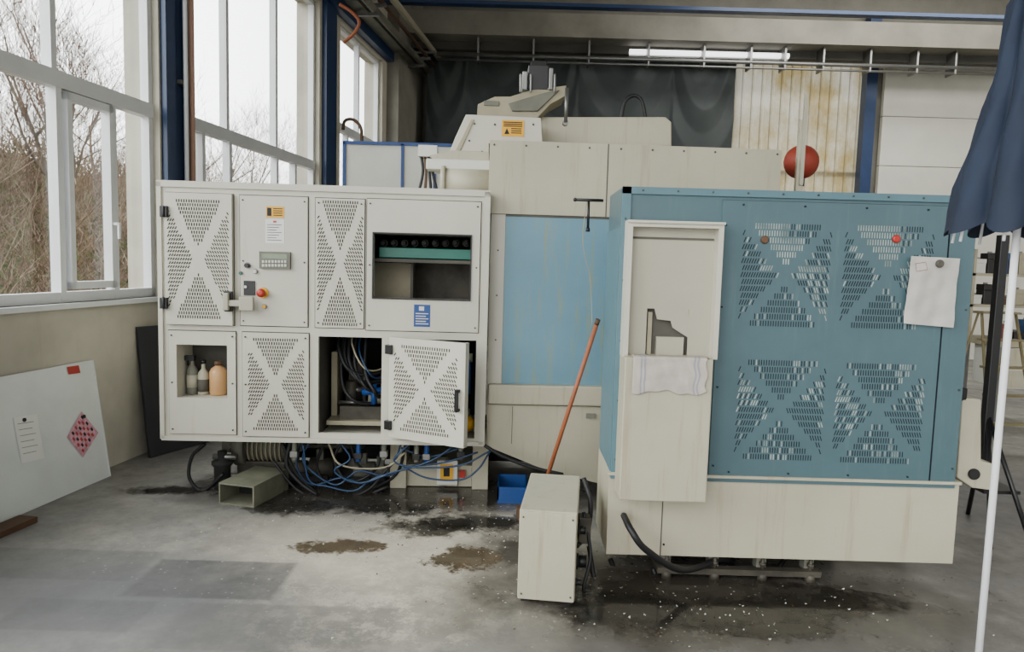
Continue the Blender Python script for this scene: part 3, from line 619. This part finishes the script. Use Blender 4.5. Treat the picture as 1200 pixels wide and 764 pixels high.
bolts(mb,[(BX0+.1+i*(BX1-BX0-.2)/nb,BZ1-.017) for i in range(nb+1)]+[(BX0+.02,BZ0+.1+i*.3) for i in range(5)]+[(BX1-.02,BZ0+.1+i*.4) for i in range(4)],-.012,.005,castd)
fin(mb,'frame_strip',enc,bev=.003)
mb=MB(); px0,px1,pz0,pz1=Bf.r(838,238,1100,560); mb.box(px0,px1,-.01,0,pz0,pz1,teal)
mb.box(px0,px1,-.0095,0,pz1,pz1+.002,slotb); mb.box(px0,px1,-.0095,0,pz0-.002,pz0,slotb)
for k,r in enumerate(((868,262,970,383),(986,264,1090,386),(862,422,964,538),(975,427,1080,541))):
    v=Bf.r(*r); vents(mb,*v,-.01,.0125,.034,.0048,.027,slotb,g=.16,ang=20,m2=slotl,ch=.78 if k<2 else .42)
bolts(mb,[(px0+.02,pz0+.05+i*.4) for i in range(4)]+[(px0+.1+i*.3,pz0+.02) for i in range(4)]+[(px0+.1+i*.3,pz1-.02) for i in range(4)],-.01,.005,slotb)
fin(mb,'vent_panel',enc)
mb=MB(); x0,x1,z0,z1=Bf.r(712,558,1121,655); mb.box(x0,x1,-.0,.45,z0,z1,creamd); x,_=Bf.q(776,600); mb.box(x-.003,x+.003,-.003,0,z0,z1,mid)
bolts(mb,[(x+.015,z0+.06),(x+.015,z1-.06)],0,.006,dark); mb.box(x0-.01,x1,-.02,0,z1-.015,z1,creamd)
ZB=z0; fin(mb,'base_housing',enc,bev=.006)
x0,x1,z0,z1=Bf.r(780,655,948,695,y=.05)
mb=MB()
mb.box(x0-.05,x1+.05,.02,.07,0.03,.06,castd); mb.box(x0-.05,x1+.05,.38,.42,0.03,.06,castd); mb.box(x0-.05,x0,.07,.38,0.03,.06,castd); mb.box(x1,x1+.05,.07,.38,.03,.06,castd)
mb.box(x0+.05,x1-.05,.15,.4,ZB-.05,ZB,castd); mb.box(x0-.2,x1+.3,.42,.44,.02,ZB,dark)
fin(mb,'support_frame',enc)
for k in range(4):
    mb=MB(); xx=x0+k*(x1-x0)/3; mb.box(xx-.025,xx+.025,.06,.12,.05,ZB,cast); mb.cyl((xx,.04,.0),(xx,.04,.04),.026,castd,12); mb.cyl((xx,.04,.05),(xx,.04,.12),.01,castd,8); mb.cyl((xx,.04,.08),(xx,.04,.095),.018,castd,6); fin(mb,'support_leg',enc)
mb=MB(); mb.cyl((x0,.14,.11),(x1+.2,.14,.11),.014,castd,8); mb.cyl((x0+.15,.14,.11),(x0+.15,.14,ZB),.014,castd,8); mb.cyl((x1-.1,.14,.11),(x1-.1,.14,ZB),.014,castd,8); fin(mb,'drain_pipe',enc)
yf=-.11
mb=MB(); x0,x1,z0,z1=Bf.r(733,259,845,420,y=yf); w=.02
hole=(x0+w*1.2,x1-w*1.2,z0-.0,z1-.03)
mb.plate(x0,x1,z0,z1,yf,-.0125,[hole],cream); mb.box(x0-.003,x1+.003,yf-.012,yf,z1-.012,z1,cream)
pl=-.045; nt_=Bf.r(757,362,806,424,y=pl); ax=nt_[0]; bx_=nt_[1]; zb_=hole[2]; zt2=nt_[3]
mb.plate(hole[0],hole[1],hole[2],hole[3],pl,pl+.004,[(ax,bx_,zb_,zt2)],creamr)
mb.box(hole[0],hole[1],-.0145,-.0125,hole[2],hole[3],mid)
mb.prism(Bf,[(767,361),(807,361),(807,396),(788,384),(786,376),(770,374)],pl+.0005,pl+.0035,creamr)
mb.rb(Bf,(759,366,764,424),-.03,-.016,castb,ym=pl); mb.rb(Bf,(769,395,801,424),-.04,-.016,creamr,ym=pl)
mb.box(hole[0]+.005,hole[1]-.005,pl-.006,pl,hole[3]-.055,hole[3]-.045,mid)
svc=fin(mb,'service_box',enc)
mb=MB(); x0,x1,z0,z1=Bf.r(729,420,832,588,y=-.18); mb.box(x0,x1,-.18,-.0125,z0,z1,creamd); SB=(x0,x1,z0,z1); fin(mb,'lower_box',svc,bev=.006)
mb=MB(); mb.prism(Bf,[(1128,466),(1150,468),(1150,540),(1168,545),(1165,575),(1140,572),(1122,560)],.15,.4,creamd); mb.rb(Bf,(1120,455,1134,470),.15,.4,dark,ym=.15); x,z=Bf.q(1140,555,.15); mb.cyl((x,.13,z),(x,.15,z),.03,dark)
fin(mb,'end_bracket',enc,bev=.006)
mb=MB(); nx,nz=80,44; vs=[]; x0=Bf.q(742,430,-.19)[0]; x1=Bf.q(829,430,-.19)[0]; zt=SB[3]+.003; Lz=.165
def tri(t): return abs(((t)%1)*2-1)
for j in range(nz+1):
    for i in range(nx+1):
        u=i/nx; t=j/nz*(.05+Lz)
        wv=.002*tri(u*2.1+j*.013)+.002*tri(u*5.3-j*.03)+.002*tri(j*.07+u*.8)
        if t<.05: y=-.135-t; z=zt+abs(wv)*.8
        else: y=-.186-abs(wv); z=zt-(t-.05)*(1+.05*math.sin(u*9+1)+.03*math.sin(u*23))
        vs.append((x0+(x1-x0)*u+.006*math.sin(j*.3)*u,y,z))
F_=[(j*(nx+1)+i,j*(nx+1)+i+1,(j+1)*(nx+1)+i+1,(j+1)*(nx+1)+i) for j in range(nz) for i in range(nx)]
mb.add(vs,F_,clothM,True)
st_i=mb.k(mat('towel_stripe',C3(150,150,158),.95,var=.1))
for q,(j,i) in enumerate((j,i) for j in range(nz) for i in range(nx)):
    if i in (8,9,12,13,66,67,70,71): mb.mi[q]=st_i
fin(mb,'towel',M=M2,label='grubby off-white striped cloth draped over the cream box',cat='cloth',mod=lambda o:setattr(o.modifiers.new('s','SOLIDIFY'),'thickness',.0015))
mb=MB(); P=[Bf.q(a,b_,-.04) for a,b_ in ((1068,300),(1126,303),(1117,384),(1060,379))]
vs=[];n=24
for j in range(n+1):
    for i in range(n+1):
        u,v=i/n,j/n; x=(P[0][0]*(1-u)+P[1][0]*u)*(1-v)+(P[3][0]*(1-u)+P[2][0]*u)*v; z=(P[0][1]*(1-u)+P[1][1]*u)*(1-v)+(P[3][1]*(1-u)+P[2][1]*u)*v
        vs.append((x,-.03-.006*math.sin(u*7)*v-.005*math.sin(v*5+u*3)-.005*tri(v*3+u*1.4)-.004*tri(u*3+v*.7),z))
mb.add(vs,[(j*(n+1)+i,j*(n+1)+i+1,(j+1)*(n+1)+i+1,(j+1)*(n+1)+i) for j in range(n) for i in range(n)],clothW,True)
mb.tube([(x_,-.047,z_) for x_,z_ in (Bf.q(1072,309,-.04),Bf.q(1084,307,-.04),Bf.q(1086,316,-.04),Bf.q(1073,318,-.04),Bf.q(1072,309,-.04))],.0012,red,4)
fin(mb,'cloth_sheet',M=M2,label='wrinkled off-white cloth hung on the blue enclosure with magnet',cat='cloth')
for px,py,m_,l in ((896,281,wood,'round brown magnet on the blue enclosure'),(1050,280,red,'round red magnet on the blue enclosure'),(1101,309,mid,'round grey magnet holding the hanging cloth')):
    mb=MB(); yy=-.0117 if px<1090 else -.0455; x,z=Bf.q(px,py,yy); mb.tube([(x,yy,z),(x,yy-.006,z),(x,yy-.014,z)],[.02,.02,.014],m_,18); fin(mb,'magnet',M=M2,label=l,cat='magnet')
mb=MB(); a=at(674,234,3.75); b2=at(707,235,3.75); c=at(690,235,3.75); d=at(689,267,3.75)
mb.cyl(a,b2,.008,black); mb.cyl(c,d,.007,black); mb.cyl(d,d+Vector((0,0,-.02)),.011,black); mb.sphere(a,.011,black,10)
fin(mb,'t_handle_wrench',label='black T-handle wrench hooked on the enclosure edge',cat='wrench')
mb=MB(); mb.tube(smooth([at(688,232,3.78),at(683,285,3.8),at(692,330,3.85),at(694,385,3.9)]),.002,castb,5); fin(mb,'wire',label='thin yellowish wire hanging beside the blue panel',cat='wire')
mb=MB(); b0=flp(628,616); b0.y=4.35; b0.z=.03; a=at(699,380,3.93)
mb.tube([b0,a],.013,orange,12); mb.box(b0.x-.12,b0.x+.12,b0.y-.03,b0.y+.03,0,.07,wood)
mb.cyl(a,a+(a-b0).normalized()*.03,.014,wood,12)
fin(mb,'broom',label='broom with orange wooden handle leaning on the enclosure',cat='broom')
# =================== SMALL FRONT BOX
ms=Matrix.Translation((at(606,650,3.2).x,3.2,0))@Matrix.Rotation(math.radians(-6.5),4,'Z'); SBf=Fr(ms)
sb=empty('terminal_box',ms,'scuffed cream sheet-metal box standing before the machine','metal box')
x0,x1,z0,z1=SBf.r(607,600,675,705)
mb=MB(); mb.box(x0,x1,0.012,.6,z0,z1,creamd); fin(mb,'box_body',sb,bev=.006)
mb=MB(); mb.box(x0+.004,x1-.004,0,.012,z0+.004,z1-.004,creamd)
bolts(mb,[(x,z) for x in (x0+.02,x1-.02) for z in (z0+.03,z1-.03)],0,.005,mid)
fin(mb,'front_cover',sb,bev=.003)
for q in (x0+.02,x1-.05): 
    for y in (.05,.5): mb=MB(); mb.box(q,q+.03,y,y+.03,0,z0,black); mb.box(q-.005,q+.035,y-.005,y+.035,0,.01,black); fin(mb,'foot',sb)
for (y,z,r,l) in ((.2,z1-.15,.02,.04),(.25,z0+.1,.03,.05),(.1,z0+.06,.015,.03)):
    mb=MB(); mb.cyl((x1,y,z),(x1+l,y,z),r,black); mb.cyl((x1,y,z),(x1+.01,y,z),r*1.3,dark,6); fin(mb,'cable_gland',sb)
gh='black hoses at the enclosure base'
for pts,r,l in (([at(731,604,3.46),at(740,622,3.3),at(758,645,3.3),at(800,668,3.4),at(845,655,3.6),at(858,662,3.7)],.017,'thick black hose looping from the base housing'),
 ([at(690,640,3.6),at(700,690,3.5),at(725,725,3.45)+Vector((0,0,.04)),at(760,730,3.5)+Vector((0,0,.05)),at(775,700,3.55),at(765,665,3.6)],.013,'black hose sagging onto the floor below the enclosure'),
 ([at(740,660,3.7),at(755,700,3.6),at(790,705,3.6),at(850,690,3.6),at(905,668,3.65),at(920,655,3.7)],.011,'thin black hose strung under the enclosure base'),
 ([at(715,655,3.7),at(730,685,3.6),at(770,690,3.6),at(820,672,3.6),at(860,655,3.7)],.014,'black hose strung under the enclosure base'),
 ([at(684,560,3.55),at(692,590,3.5),at(688,625,3.5),at(676,640,3.4)],.012,'black hose running into the small metal box'),
 ([at(684,600,3.45),at(692,650,3.4),at(684,690,3.35),at(692,704,3.4)],.009,'black hose beside the small metal box')):
    hose(pts,r,rubber,l,gh)
mb=MB(); mb.box(at(679,590,3.45).x,at(693,590,3.45).x,3.42,3.5,at(690,635,3.45).z,at(690,605,3.45).z,castd); fin(mb,'connector',enc,M=M2.inverted(),bev=.004)
# =================== ACCUMULATOR / POST
acc=empty('pressure_accumulator',Matrix.Translation((at(939,190,5.2).x,5.2,0)),'red spherical pressure vessel behind the machine','pressure vessel')
zc=at(939,190,5.2).z
mb=MB(); mb.sphere((0,0,zc),.122,redo,24); mb.cyl((0,0,zc-.122),(0,0,zc-.17),.03,black); fin(mb,'vessel',acc)
mb=MB(); mb.cyl((0,0,0),(0,0,zc-.16),.02,steel); mb.box(-.1,.1,-.1,.1,0,.02,steel); fin(mb,'stand',acc)
mb=MB(); a=at(937,217,4.9); mb.box(a.x-.025,a.x+.02,4.9,4.93,0,at(940,140,4.9).z,creamd); mb.box(a.x-.008,a.x+.016,4.88,4.9,a.z,at(940,111,4.9).z,creamr); mb.box(a.x-.08,a.x+.08,4.85,5.0,0,.02,creamd)
fin(mb,'guide_post',label='thin cream vertical post rising behind the enclosure',cat='post')
# =================== TARP, PARTITION
mb=MB(); nx,nz=220,80; vs=[]
xa=at(500,100,12.9).x; xb=at(862,100,12.9).x; zt=at(680,58,12.9).z; zb=at(680,225,12.9).z
hang=[0,.13,.36,.49,.8,1.0]
for j in range(nz+1):
    for i in range(nx+1):
        u=i/nx; v=j/nz
        k=max(q for q in range(len(hang)-1) if hang[q]<=u+1e-9); w0,w1_=hang[k],hang[k+1]; t=(u-w0)/(w1_-w0)
        sagz=4*t*(1-t)
        rad=math.sqrt((t-.5)**2*1.2+(v*.9+.15)**2); f1=tri(rad*3.2+k*.37)*.07*(1-.5*v)
        f2=.04*tri(u*9+v*2.5)*v+.02*math.sin(u*33-v*7)
        vs.append((xa+(xb-xa)*u,12.95-f1-f2-.08*sagz*v,zt-(zt-zb)*v-.15*sagz*(1-v)))
mb.add(vs,[(j*(nx+1)+i,j*(nx+1)+i+1,(j+1)*(nx+1)+i+1,(j+1)*(nx+1)+i) for j in range(nz) for i in range(nx)],tarpM,True)
fin(mb,'tarpaulin',label='dark grey tarpaulin curtain hung from the overhead rail',cat='tarpaulin')
mb=MB(); a=at(738,60,12.5); b2=at(925,66,12.5); mb.cyl((a.x,12.53,a.z),(b2.x,12.53,a.z),.045,lampM,10); mb.box(a.x,b2.x,12.57,12.598,a.z-.06,a.z+.06,steel)
fin(mb,'fluorescent_lamp',label='long narrow bright tube lamp mounted on the beam',cat='lamp')
mb=MB(); y=8.0; x0=at(402,200,y).x; x1=at(560,200,y).x; zt=at(450,168,y).z
mb.box(x0,x1,y,y+.04,0,zt,creamw); mb.box(x0,x1,y-.02,y+.06,zt-.02,zt+.015,bluep)
for px in (402,470,508): x=at(px,200,y).x; mb.box(x,x+.03,y-.02,y,0,zt,bluep)
fin(mb,'partition_screen',label='white partition panel with blue frame behind the machine',cat='partition')
mb=MB(); mb.tube(smooth([at(402,152,9.5),at(404,142,9.5),at(413,140,9.5),at(422,148,9.5),at(424,166,9.5),at(423,230,9.5)]),.022,wood,8); fin(mb,'hose',label='brown cable arching above the partition',cat='hose')
hose([at(398,5,8.5),at(412,14,8.5),at(421,26,8.5),at(414,40,8.5),at(402,50,8.5)],.02,orange,'orange cable hanging from the overhead pipes')
# =================== WHITEBOARD
s0,s1=3.15,5.0; zd=Vector((0,.12,.87)).normalized(); xd=Vector((1,0,0)); yd=zd.cross(xd)
ML=Matrix(((1,yd.x,zd.x,s0),(0,yd.y,zd.y,-.145),(0,yd.z,zd.z,0.002),(0,0,0,1))); MWb=WM@ML; WB=Fr(MWb)
mb=MB(); L=s1-s0; Hh=WB.q(90,425)[1]
wbm=mat('whiteboard_surface',C3(214,220,216),.2,var=.05)
mb.box(0,L,0,.015,0.0,Hh,wbm)
for q in ((0,L,0,.012),(0,L,Hh-.012,Hh),(0,.012,0,Hh),(L-.012,L,0,Hh)): mb.box(q[0],q[1],-.004,.018,q[2],q[3],frameM)
fin(mb,'whiteboard',M=MWb,label='white board leaning against the wall below the windows',cat='whiteboard')
def sheet(pts,m_,name,label,cat,lines=False):
    P=[WB.q(a,b_,-.003) for a,b_ in pts]; mb=MB(); mb.quad([(x,-.0055,z) for x,z in P],m_)
    def bl(u,v): 
        x=(P[0][0]*(1-u)+P[1][0]*u)*(1-v)+(P[3][0]*(1-u)+P[2][0]*u)*v; z=(P[0][1]*(1-u)+P[1][1]*u)*(1-v)+(P[3][1]*(1-u)+P[2][1]*u)*v; return (x,-.0062,z)
    if lines==1:
        for k in range(6):
            v=.15+k*.13; mb.quad([bl(.12,v),bl(.8-.1*(k%2),v),bl(.8-.1*(k%2),v+.012),bl(.12,v+.012)],cast)
    if lines==2:
        for i in range(6):
            for j in range(8):
                if (i+j)%2==0: mb.quad([bl(.08+i*.14,.08+j*.105),bl(.2+i*.14,.08+j*.105),bl(.2+i*.14,.16+j*.105),bl(.08+i*.14,.16+j*.105)],ink if j%3==0 else red)
    fin(mb,name,M=MWb,label=label,cat=cat)
sheet([(15,489),(43,485),(52,537),(25,543)],white,'paper_note','white paper note stuck on the whiteboard','paper',1)
sheet([(95,482),(115,507),(97,536),(78,512)],pinkM,'patterned_paper','pink paper with dark red dot pattern on the whiteboard','paper',2)
sheet([(78,430),(92,428),(94,437),(80,439)],red,'sticker','small red sticker on the whiteboard corner','sticker')
for px,py in ((28,492),(98,488)):
    x,z=WB.q(px,py,-.006); mb=MB(); mb.cyl((x,-.0064,z),(x,-.014,z),.012,black,14); fin(mb,'magnet',M=MWb,label='small round dark magnet on the whiteboard',cat='magnet',group='magnets on the whiteboard')
b0=flp(172,537); b1=flp(238,519); d=(b1-b0); d=d.normalized(); nrm=Vector((0,0,1)).cross(d); zz=(Vector((0,0,1))+nrm*.12).normalized(); yy=zz.cross(d)
MBk=Matrix(((d.x,yy.x,zz.x,b0.x+.03),(d.y,yy.y,zz.y,b0.y),(d.z,yy.z,zz.z,0.002),(0,0,0,1)))
mb=MB(); mb.box(0,.62,0,.03,0,1.03,mat('dark_board',C3(38,38,44),.5,var=.15)); fin(mb,'black_board',M=MBk,label='black sheet board leaning against the wall beside the cabinet',cat='board',bev=.004)
p=flp(-20,640); q=flp(44,612); d=(q-p).normalized(); mb=MB(); mb.box(0,(q-p).length,0,.12,0,.035,wood); mb.box(.05,.12,.02,.1,.035,.12,wood)
fin(mb,'timber_plank',M=Matrix.Translation(p)@Matrix.Rotation(math.atan2(d.y,d.x),4,'Z'),label='short brown timber plank on the floor under the whiteboard',cat='plank')
def puddle(px,py,sx,sy,m_,label,seed):
    rnd=random.Random(seed); c=flp(px,py); mb=MB(); n=48; vs=[(0,0,.003)]; ph=[rnd.uniform(0,6.28) for _ in range(5)]
    for i in range(n):
        a=2*math.pi*i/n; r=1+.2*math.sin(2*a+ph[0])+.12*math.sin(3*a+ph[1])+.08*math.sin(5*a+ph[2]); vs.append((sx*r*math.cos(a),sy*r*math.sin(a),.002))
    mb.add(vs,[(0,1+i,1+(i+1)%n) for i in range(n)],m_,True); fin(mb,'puddle',M=Matrix.Translation((c.x,c.y,0)),label=label,cat='puddle')
puddle(408,641,.36,.18,wetM,'shallow rusty brown puddle on the concrete floor',1)
puddle(543,654,.32,.24,wetM,'shallow rusty brown puddle on the concrete floor',2)
for i,(a,b_,c,d) in enumerate(((350,594,.55,.2),(470,594,.6,.18),(200,575,.4,.15),(560,612,.6,.25),(860,722,.6,.24),(730,718,.5,.25),(960,705,.5,.25),(920,738,.4,.15))):
    puddle(a,b_,c,d,oilM,'dark oily wet patch on the floor '+('under the cabinet' if a<600 else 'below the enclosure'),5+i)
rd=random.Random(5); mb=MB()
for k in range(800):
    if k<600: p=flp(rd.gauss(520,120),rd.gauss(622,28))
    else: p=flp(rd.gauss(820,140),rd.gauss(722,18))
    s_=rd.uniform(.002,.008); a=rd.uniform(0,6.28); c,sn=math.cos(a)*s_,math.sin(a)*s_
    mb.add([(p.x+c,p.y+sn,.003),(p.x-sn,p.y+c*1.4,.003),(p.x-c,p.y-sn,.003+s_*.6)],[(0,1,2)],creamw if rd.random()<.7 else wood)
fin(mb,'debris',label='scattered small pale chips and dirt on the floor',cat='debris',kind='stuff')
# =================== UMBRELLA
ud=2.0; ux=at(1171,500,ud).x; MU=Matrix.Translation((ux,ud,0))
um=empty('parasol',MU,'folded navy blue fabric parasol on a white pole','parasol')
UF=Fr(MU)
mb=MB(); mb.cyl((0,0,0.04),(0,0,2.62),.0098,frameM,16); fin(mb,'pole',um)
mb=MB(); mb.lathe(0,0,[(.2,0),(.2,.04),(.16,.06),(.03,.08),(.03,.2),(0,.2)],mid,28); fin(mb,'base',um)
prof=[]
for px,py in ((1204,-30),(1187,0),(1170,90),(1150,150),(1128,212),(1115,268)):
    x,z=UF.q(px,py); prof.append((-x,z))
prof=[(.012,2.6)]+prof
mb=MB(); n=96; vs=[]; N=24
def pr(t):
    t*=len(prof)-1; i=min(int(t),len(prof)-2); f=t-i; return prof[i][0]*(1-f)+prof[i+1][0]*f,prof[i][1]*(1-f)+prof[i+1][1]*f
for j in range(N+1):
    r,z=pr(j/N)
    for k in range(n):
        a=2*math.pi*k/n+math.pi; c=abs(math.cos(4*(a-math.pi))); rr=r*(.62+.38*c**.7)+.004*math.sin(13*a+j)
        vs.append((rr*math.cos(a),rr*math.sin(a),z-(.035*(c)-.02)*(j/N)**4))
mb.add(vs,[(j*n+k,(j+1)*n+k,(j+1)*n+(k+1)%n,j*n+(k+1)%n) for j in range(N) for k in range(n)],navy,True)
fin(mb,'canopy',um)
for k in range(8):
    a=math.pi+k*math.pi/4; mb=MB(); mb.tube([(.01*math.cos(a),.01*math.sin(a),2.5)]+[(pr(t)[0]*.85*math.cos(a),pr(t)[0]*.85*math.sin(a),pr(t)[1]-(.035 if t==1 else 0)) for t in (.4,.6,.8,1.0)],.004,frameM,6); fin(mb,'rib',um)
# =================== RIGHT BACKGROUND
st=empty('equipment_stand',Matrix.Translation((at(1168,400,4.3).x,4.3,0)),'black metal stand with splayed legs','stand')
z1=at(1168,275,4.3).z; zk=.75
mb=MB(); mb.box(-.026,.026,0,.05,zk-.4,z1,black); fin(mb,'post',st,bev=.004)
for dx,dy in ((-.1,-.25),(.12,-.3),(.15,.35),(-.15,.3)):
    mb=MB(); mb.tube([(0,.02,zk),(dx,dy,.0)],.014,black,8); fin(mb,'leg',st)
mb=MB(); mb.box(-.1,.12,-.15,.2,.3,.32,black); fin(mb,'shelf',st)
bx=at(1165,450,7.5).x
wb=empty('workbench',Matrix.Translation((bx,7.5,0)),'cream workbench with drawers and steel rack','workbench')
mb=MB(); mb.box(0,2,0,.7,.85,.92,castb); fin(mb,'top',wb,bev=.005)
for x in (.03,1.9):
    for y in (.03,.6):
        mb=MB(); mb.box(x,x+.07,y,y+.07,0,.85,steel); fin(mb,'leg',wb)
mb=MB(); mb.box(.15,.7,.05,.6,.4,.84,creamw); mb.box(.16,.69,.04,.05,.41,.6,creamd); mb.box(.16,.69,.04,.05,.62,.83,creamd); fin(mb,'drawer_unit',wb,bev=.005)
mb=MB(); 
for z in (1.25,1.6): mb.box(0,2,.5,.72,z,z+.03,castb)
for x in (0,1.97): mb.box(x,x+.03,.5,.72,.92,1.9,castb)
fin(mb,'rack',wb)
rr_=random.Random(3); cols=[('dark red',mat('dull_red',C3(120,52,42))),('white',creamw),('black',black),('blue',mat('dull_blue',C3(45,75,115))),('brown',wood),('beige',castb)]
k=0
for zz,yy in ((.921,7.6),(1.281,8.05),(1.631,8.05)):
    x=.05
    while x<.75:
        w_=rr_.uniform(.05,.13); h_=rr_.uniform(.08,.25); nm,m_=cols[k%6]; k+=1
        mb=MB(); mb.box(0,w_,0,.14,0,h_*.7,m_); mb.box(-.003,w_+.003,-.003,.143,h_*.7,h_,m_); mb.box(w_*.3,w_*.7,.05,.08,h_,h_+.02,steel)
        fin(mb,'tool_case',M=Matrix.Translation((bx+x,yy,zz)),label='small %s case on the workbench rack'%nm,cat='case',bev=.005); x+=w_+.02
ld=empty('step_ladder',Matrix.Translation((at(1190,500,6.3).x,6.3,0)),'yellowish aluminium step ladder beside the workbench','ladder')
for dx in (-.2,.2):
    mb=MB(); mb.tube([(dx*1.1,0,0),(dx*.8,.35,1.25)],.013,ladderM,6); fin(mb,'rail',ld)
    mb=MB(); mb.tube([(dx*1.1,.75,0),(dx*.8,.4,1.25)],.01,ladderM,6); fin(mb,'rail',ld)
for i in range(4):
    z=.25+i*.25; mb=MB(); mb.box(-.2,.2,z*.28-.03,z*.28+.05,z,z+.02,ladderM); fin(mb,'step',ld)
mb=MB(); mb.box(-.18,.18,.3,.45,1.25,1.27,ladderM); fin(mb,'top_step',ld)
# =================== LIGHT
w=bpy.data.worlds.new('world'); bpy.context.scene.world=w; w.use_nodes=True; nt=w.node_tree; bg=nt.nodes['Background']
tcg=nt.nodes.new('ShaderNodeTexCoord').outputs['Generated']; sx=nt.nodes.new('ShaderNodeSeparateXYZ'); nt.links.new(tcg,sx.inputs[0])
r=nt.nodes.new('ShaderNodeValToRGB'); r.color_ramp.elements[0].position=.35; r.color_ramp.elements[0].color=(.28,.28,.27,1); r.color_ramp.elements[1].position=.6; r.color_ramp.elements[1].color=(.98,.98,.97,1)
mr=nt.nodes.new('ShaderNodeMapRange'); nt.links.new(sx.outputs[2],mr.inputs[0]); mr.inputs[1].default_value=-1; nt.links.new(mr.outputs[0],r.inputs[0]); nt.links.new(r.outputs[0],bg.inputs[0])
mr2=nt.nodes.new('ShaderNodeMapRange'); nt.links.new(sx.outputs[0],mr2.inputs[0]); mr2.inputs[1].default_value=.1; mr2.inputs[2].default_value=-.7; mr2.inputs[3].default_value=1.5; mr2.inputs[4].default_value=11.5
nt.links.new(mr2.outputs[0],bg.inputs[1])
def area(name,loc,rot,sx_,sy_,pw,col=(1,.98,.94)):
    l=bpy.data.lights.new(name,'AREA'); l.shape='RECTANGLE'; l.size=sx_; l.size_y=sy_; l.energy=pw; l.color=col
    o=bpy.data.objects.new(name,l); link(o); o.location=loc; o.rotation_euler=rot
area('back_fill_light',(6,10.2,6.3),(math.radians(25),0,0),6,1.5,330)  # added unseen fill light that brightens the back wall and beams
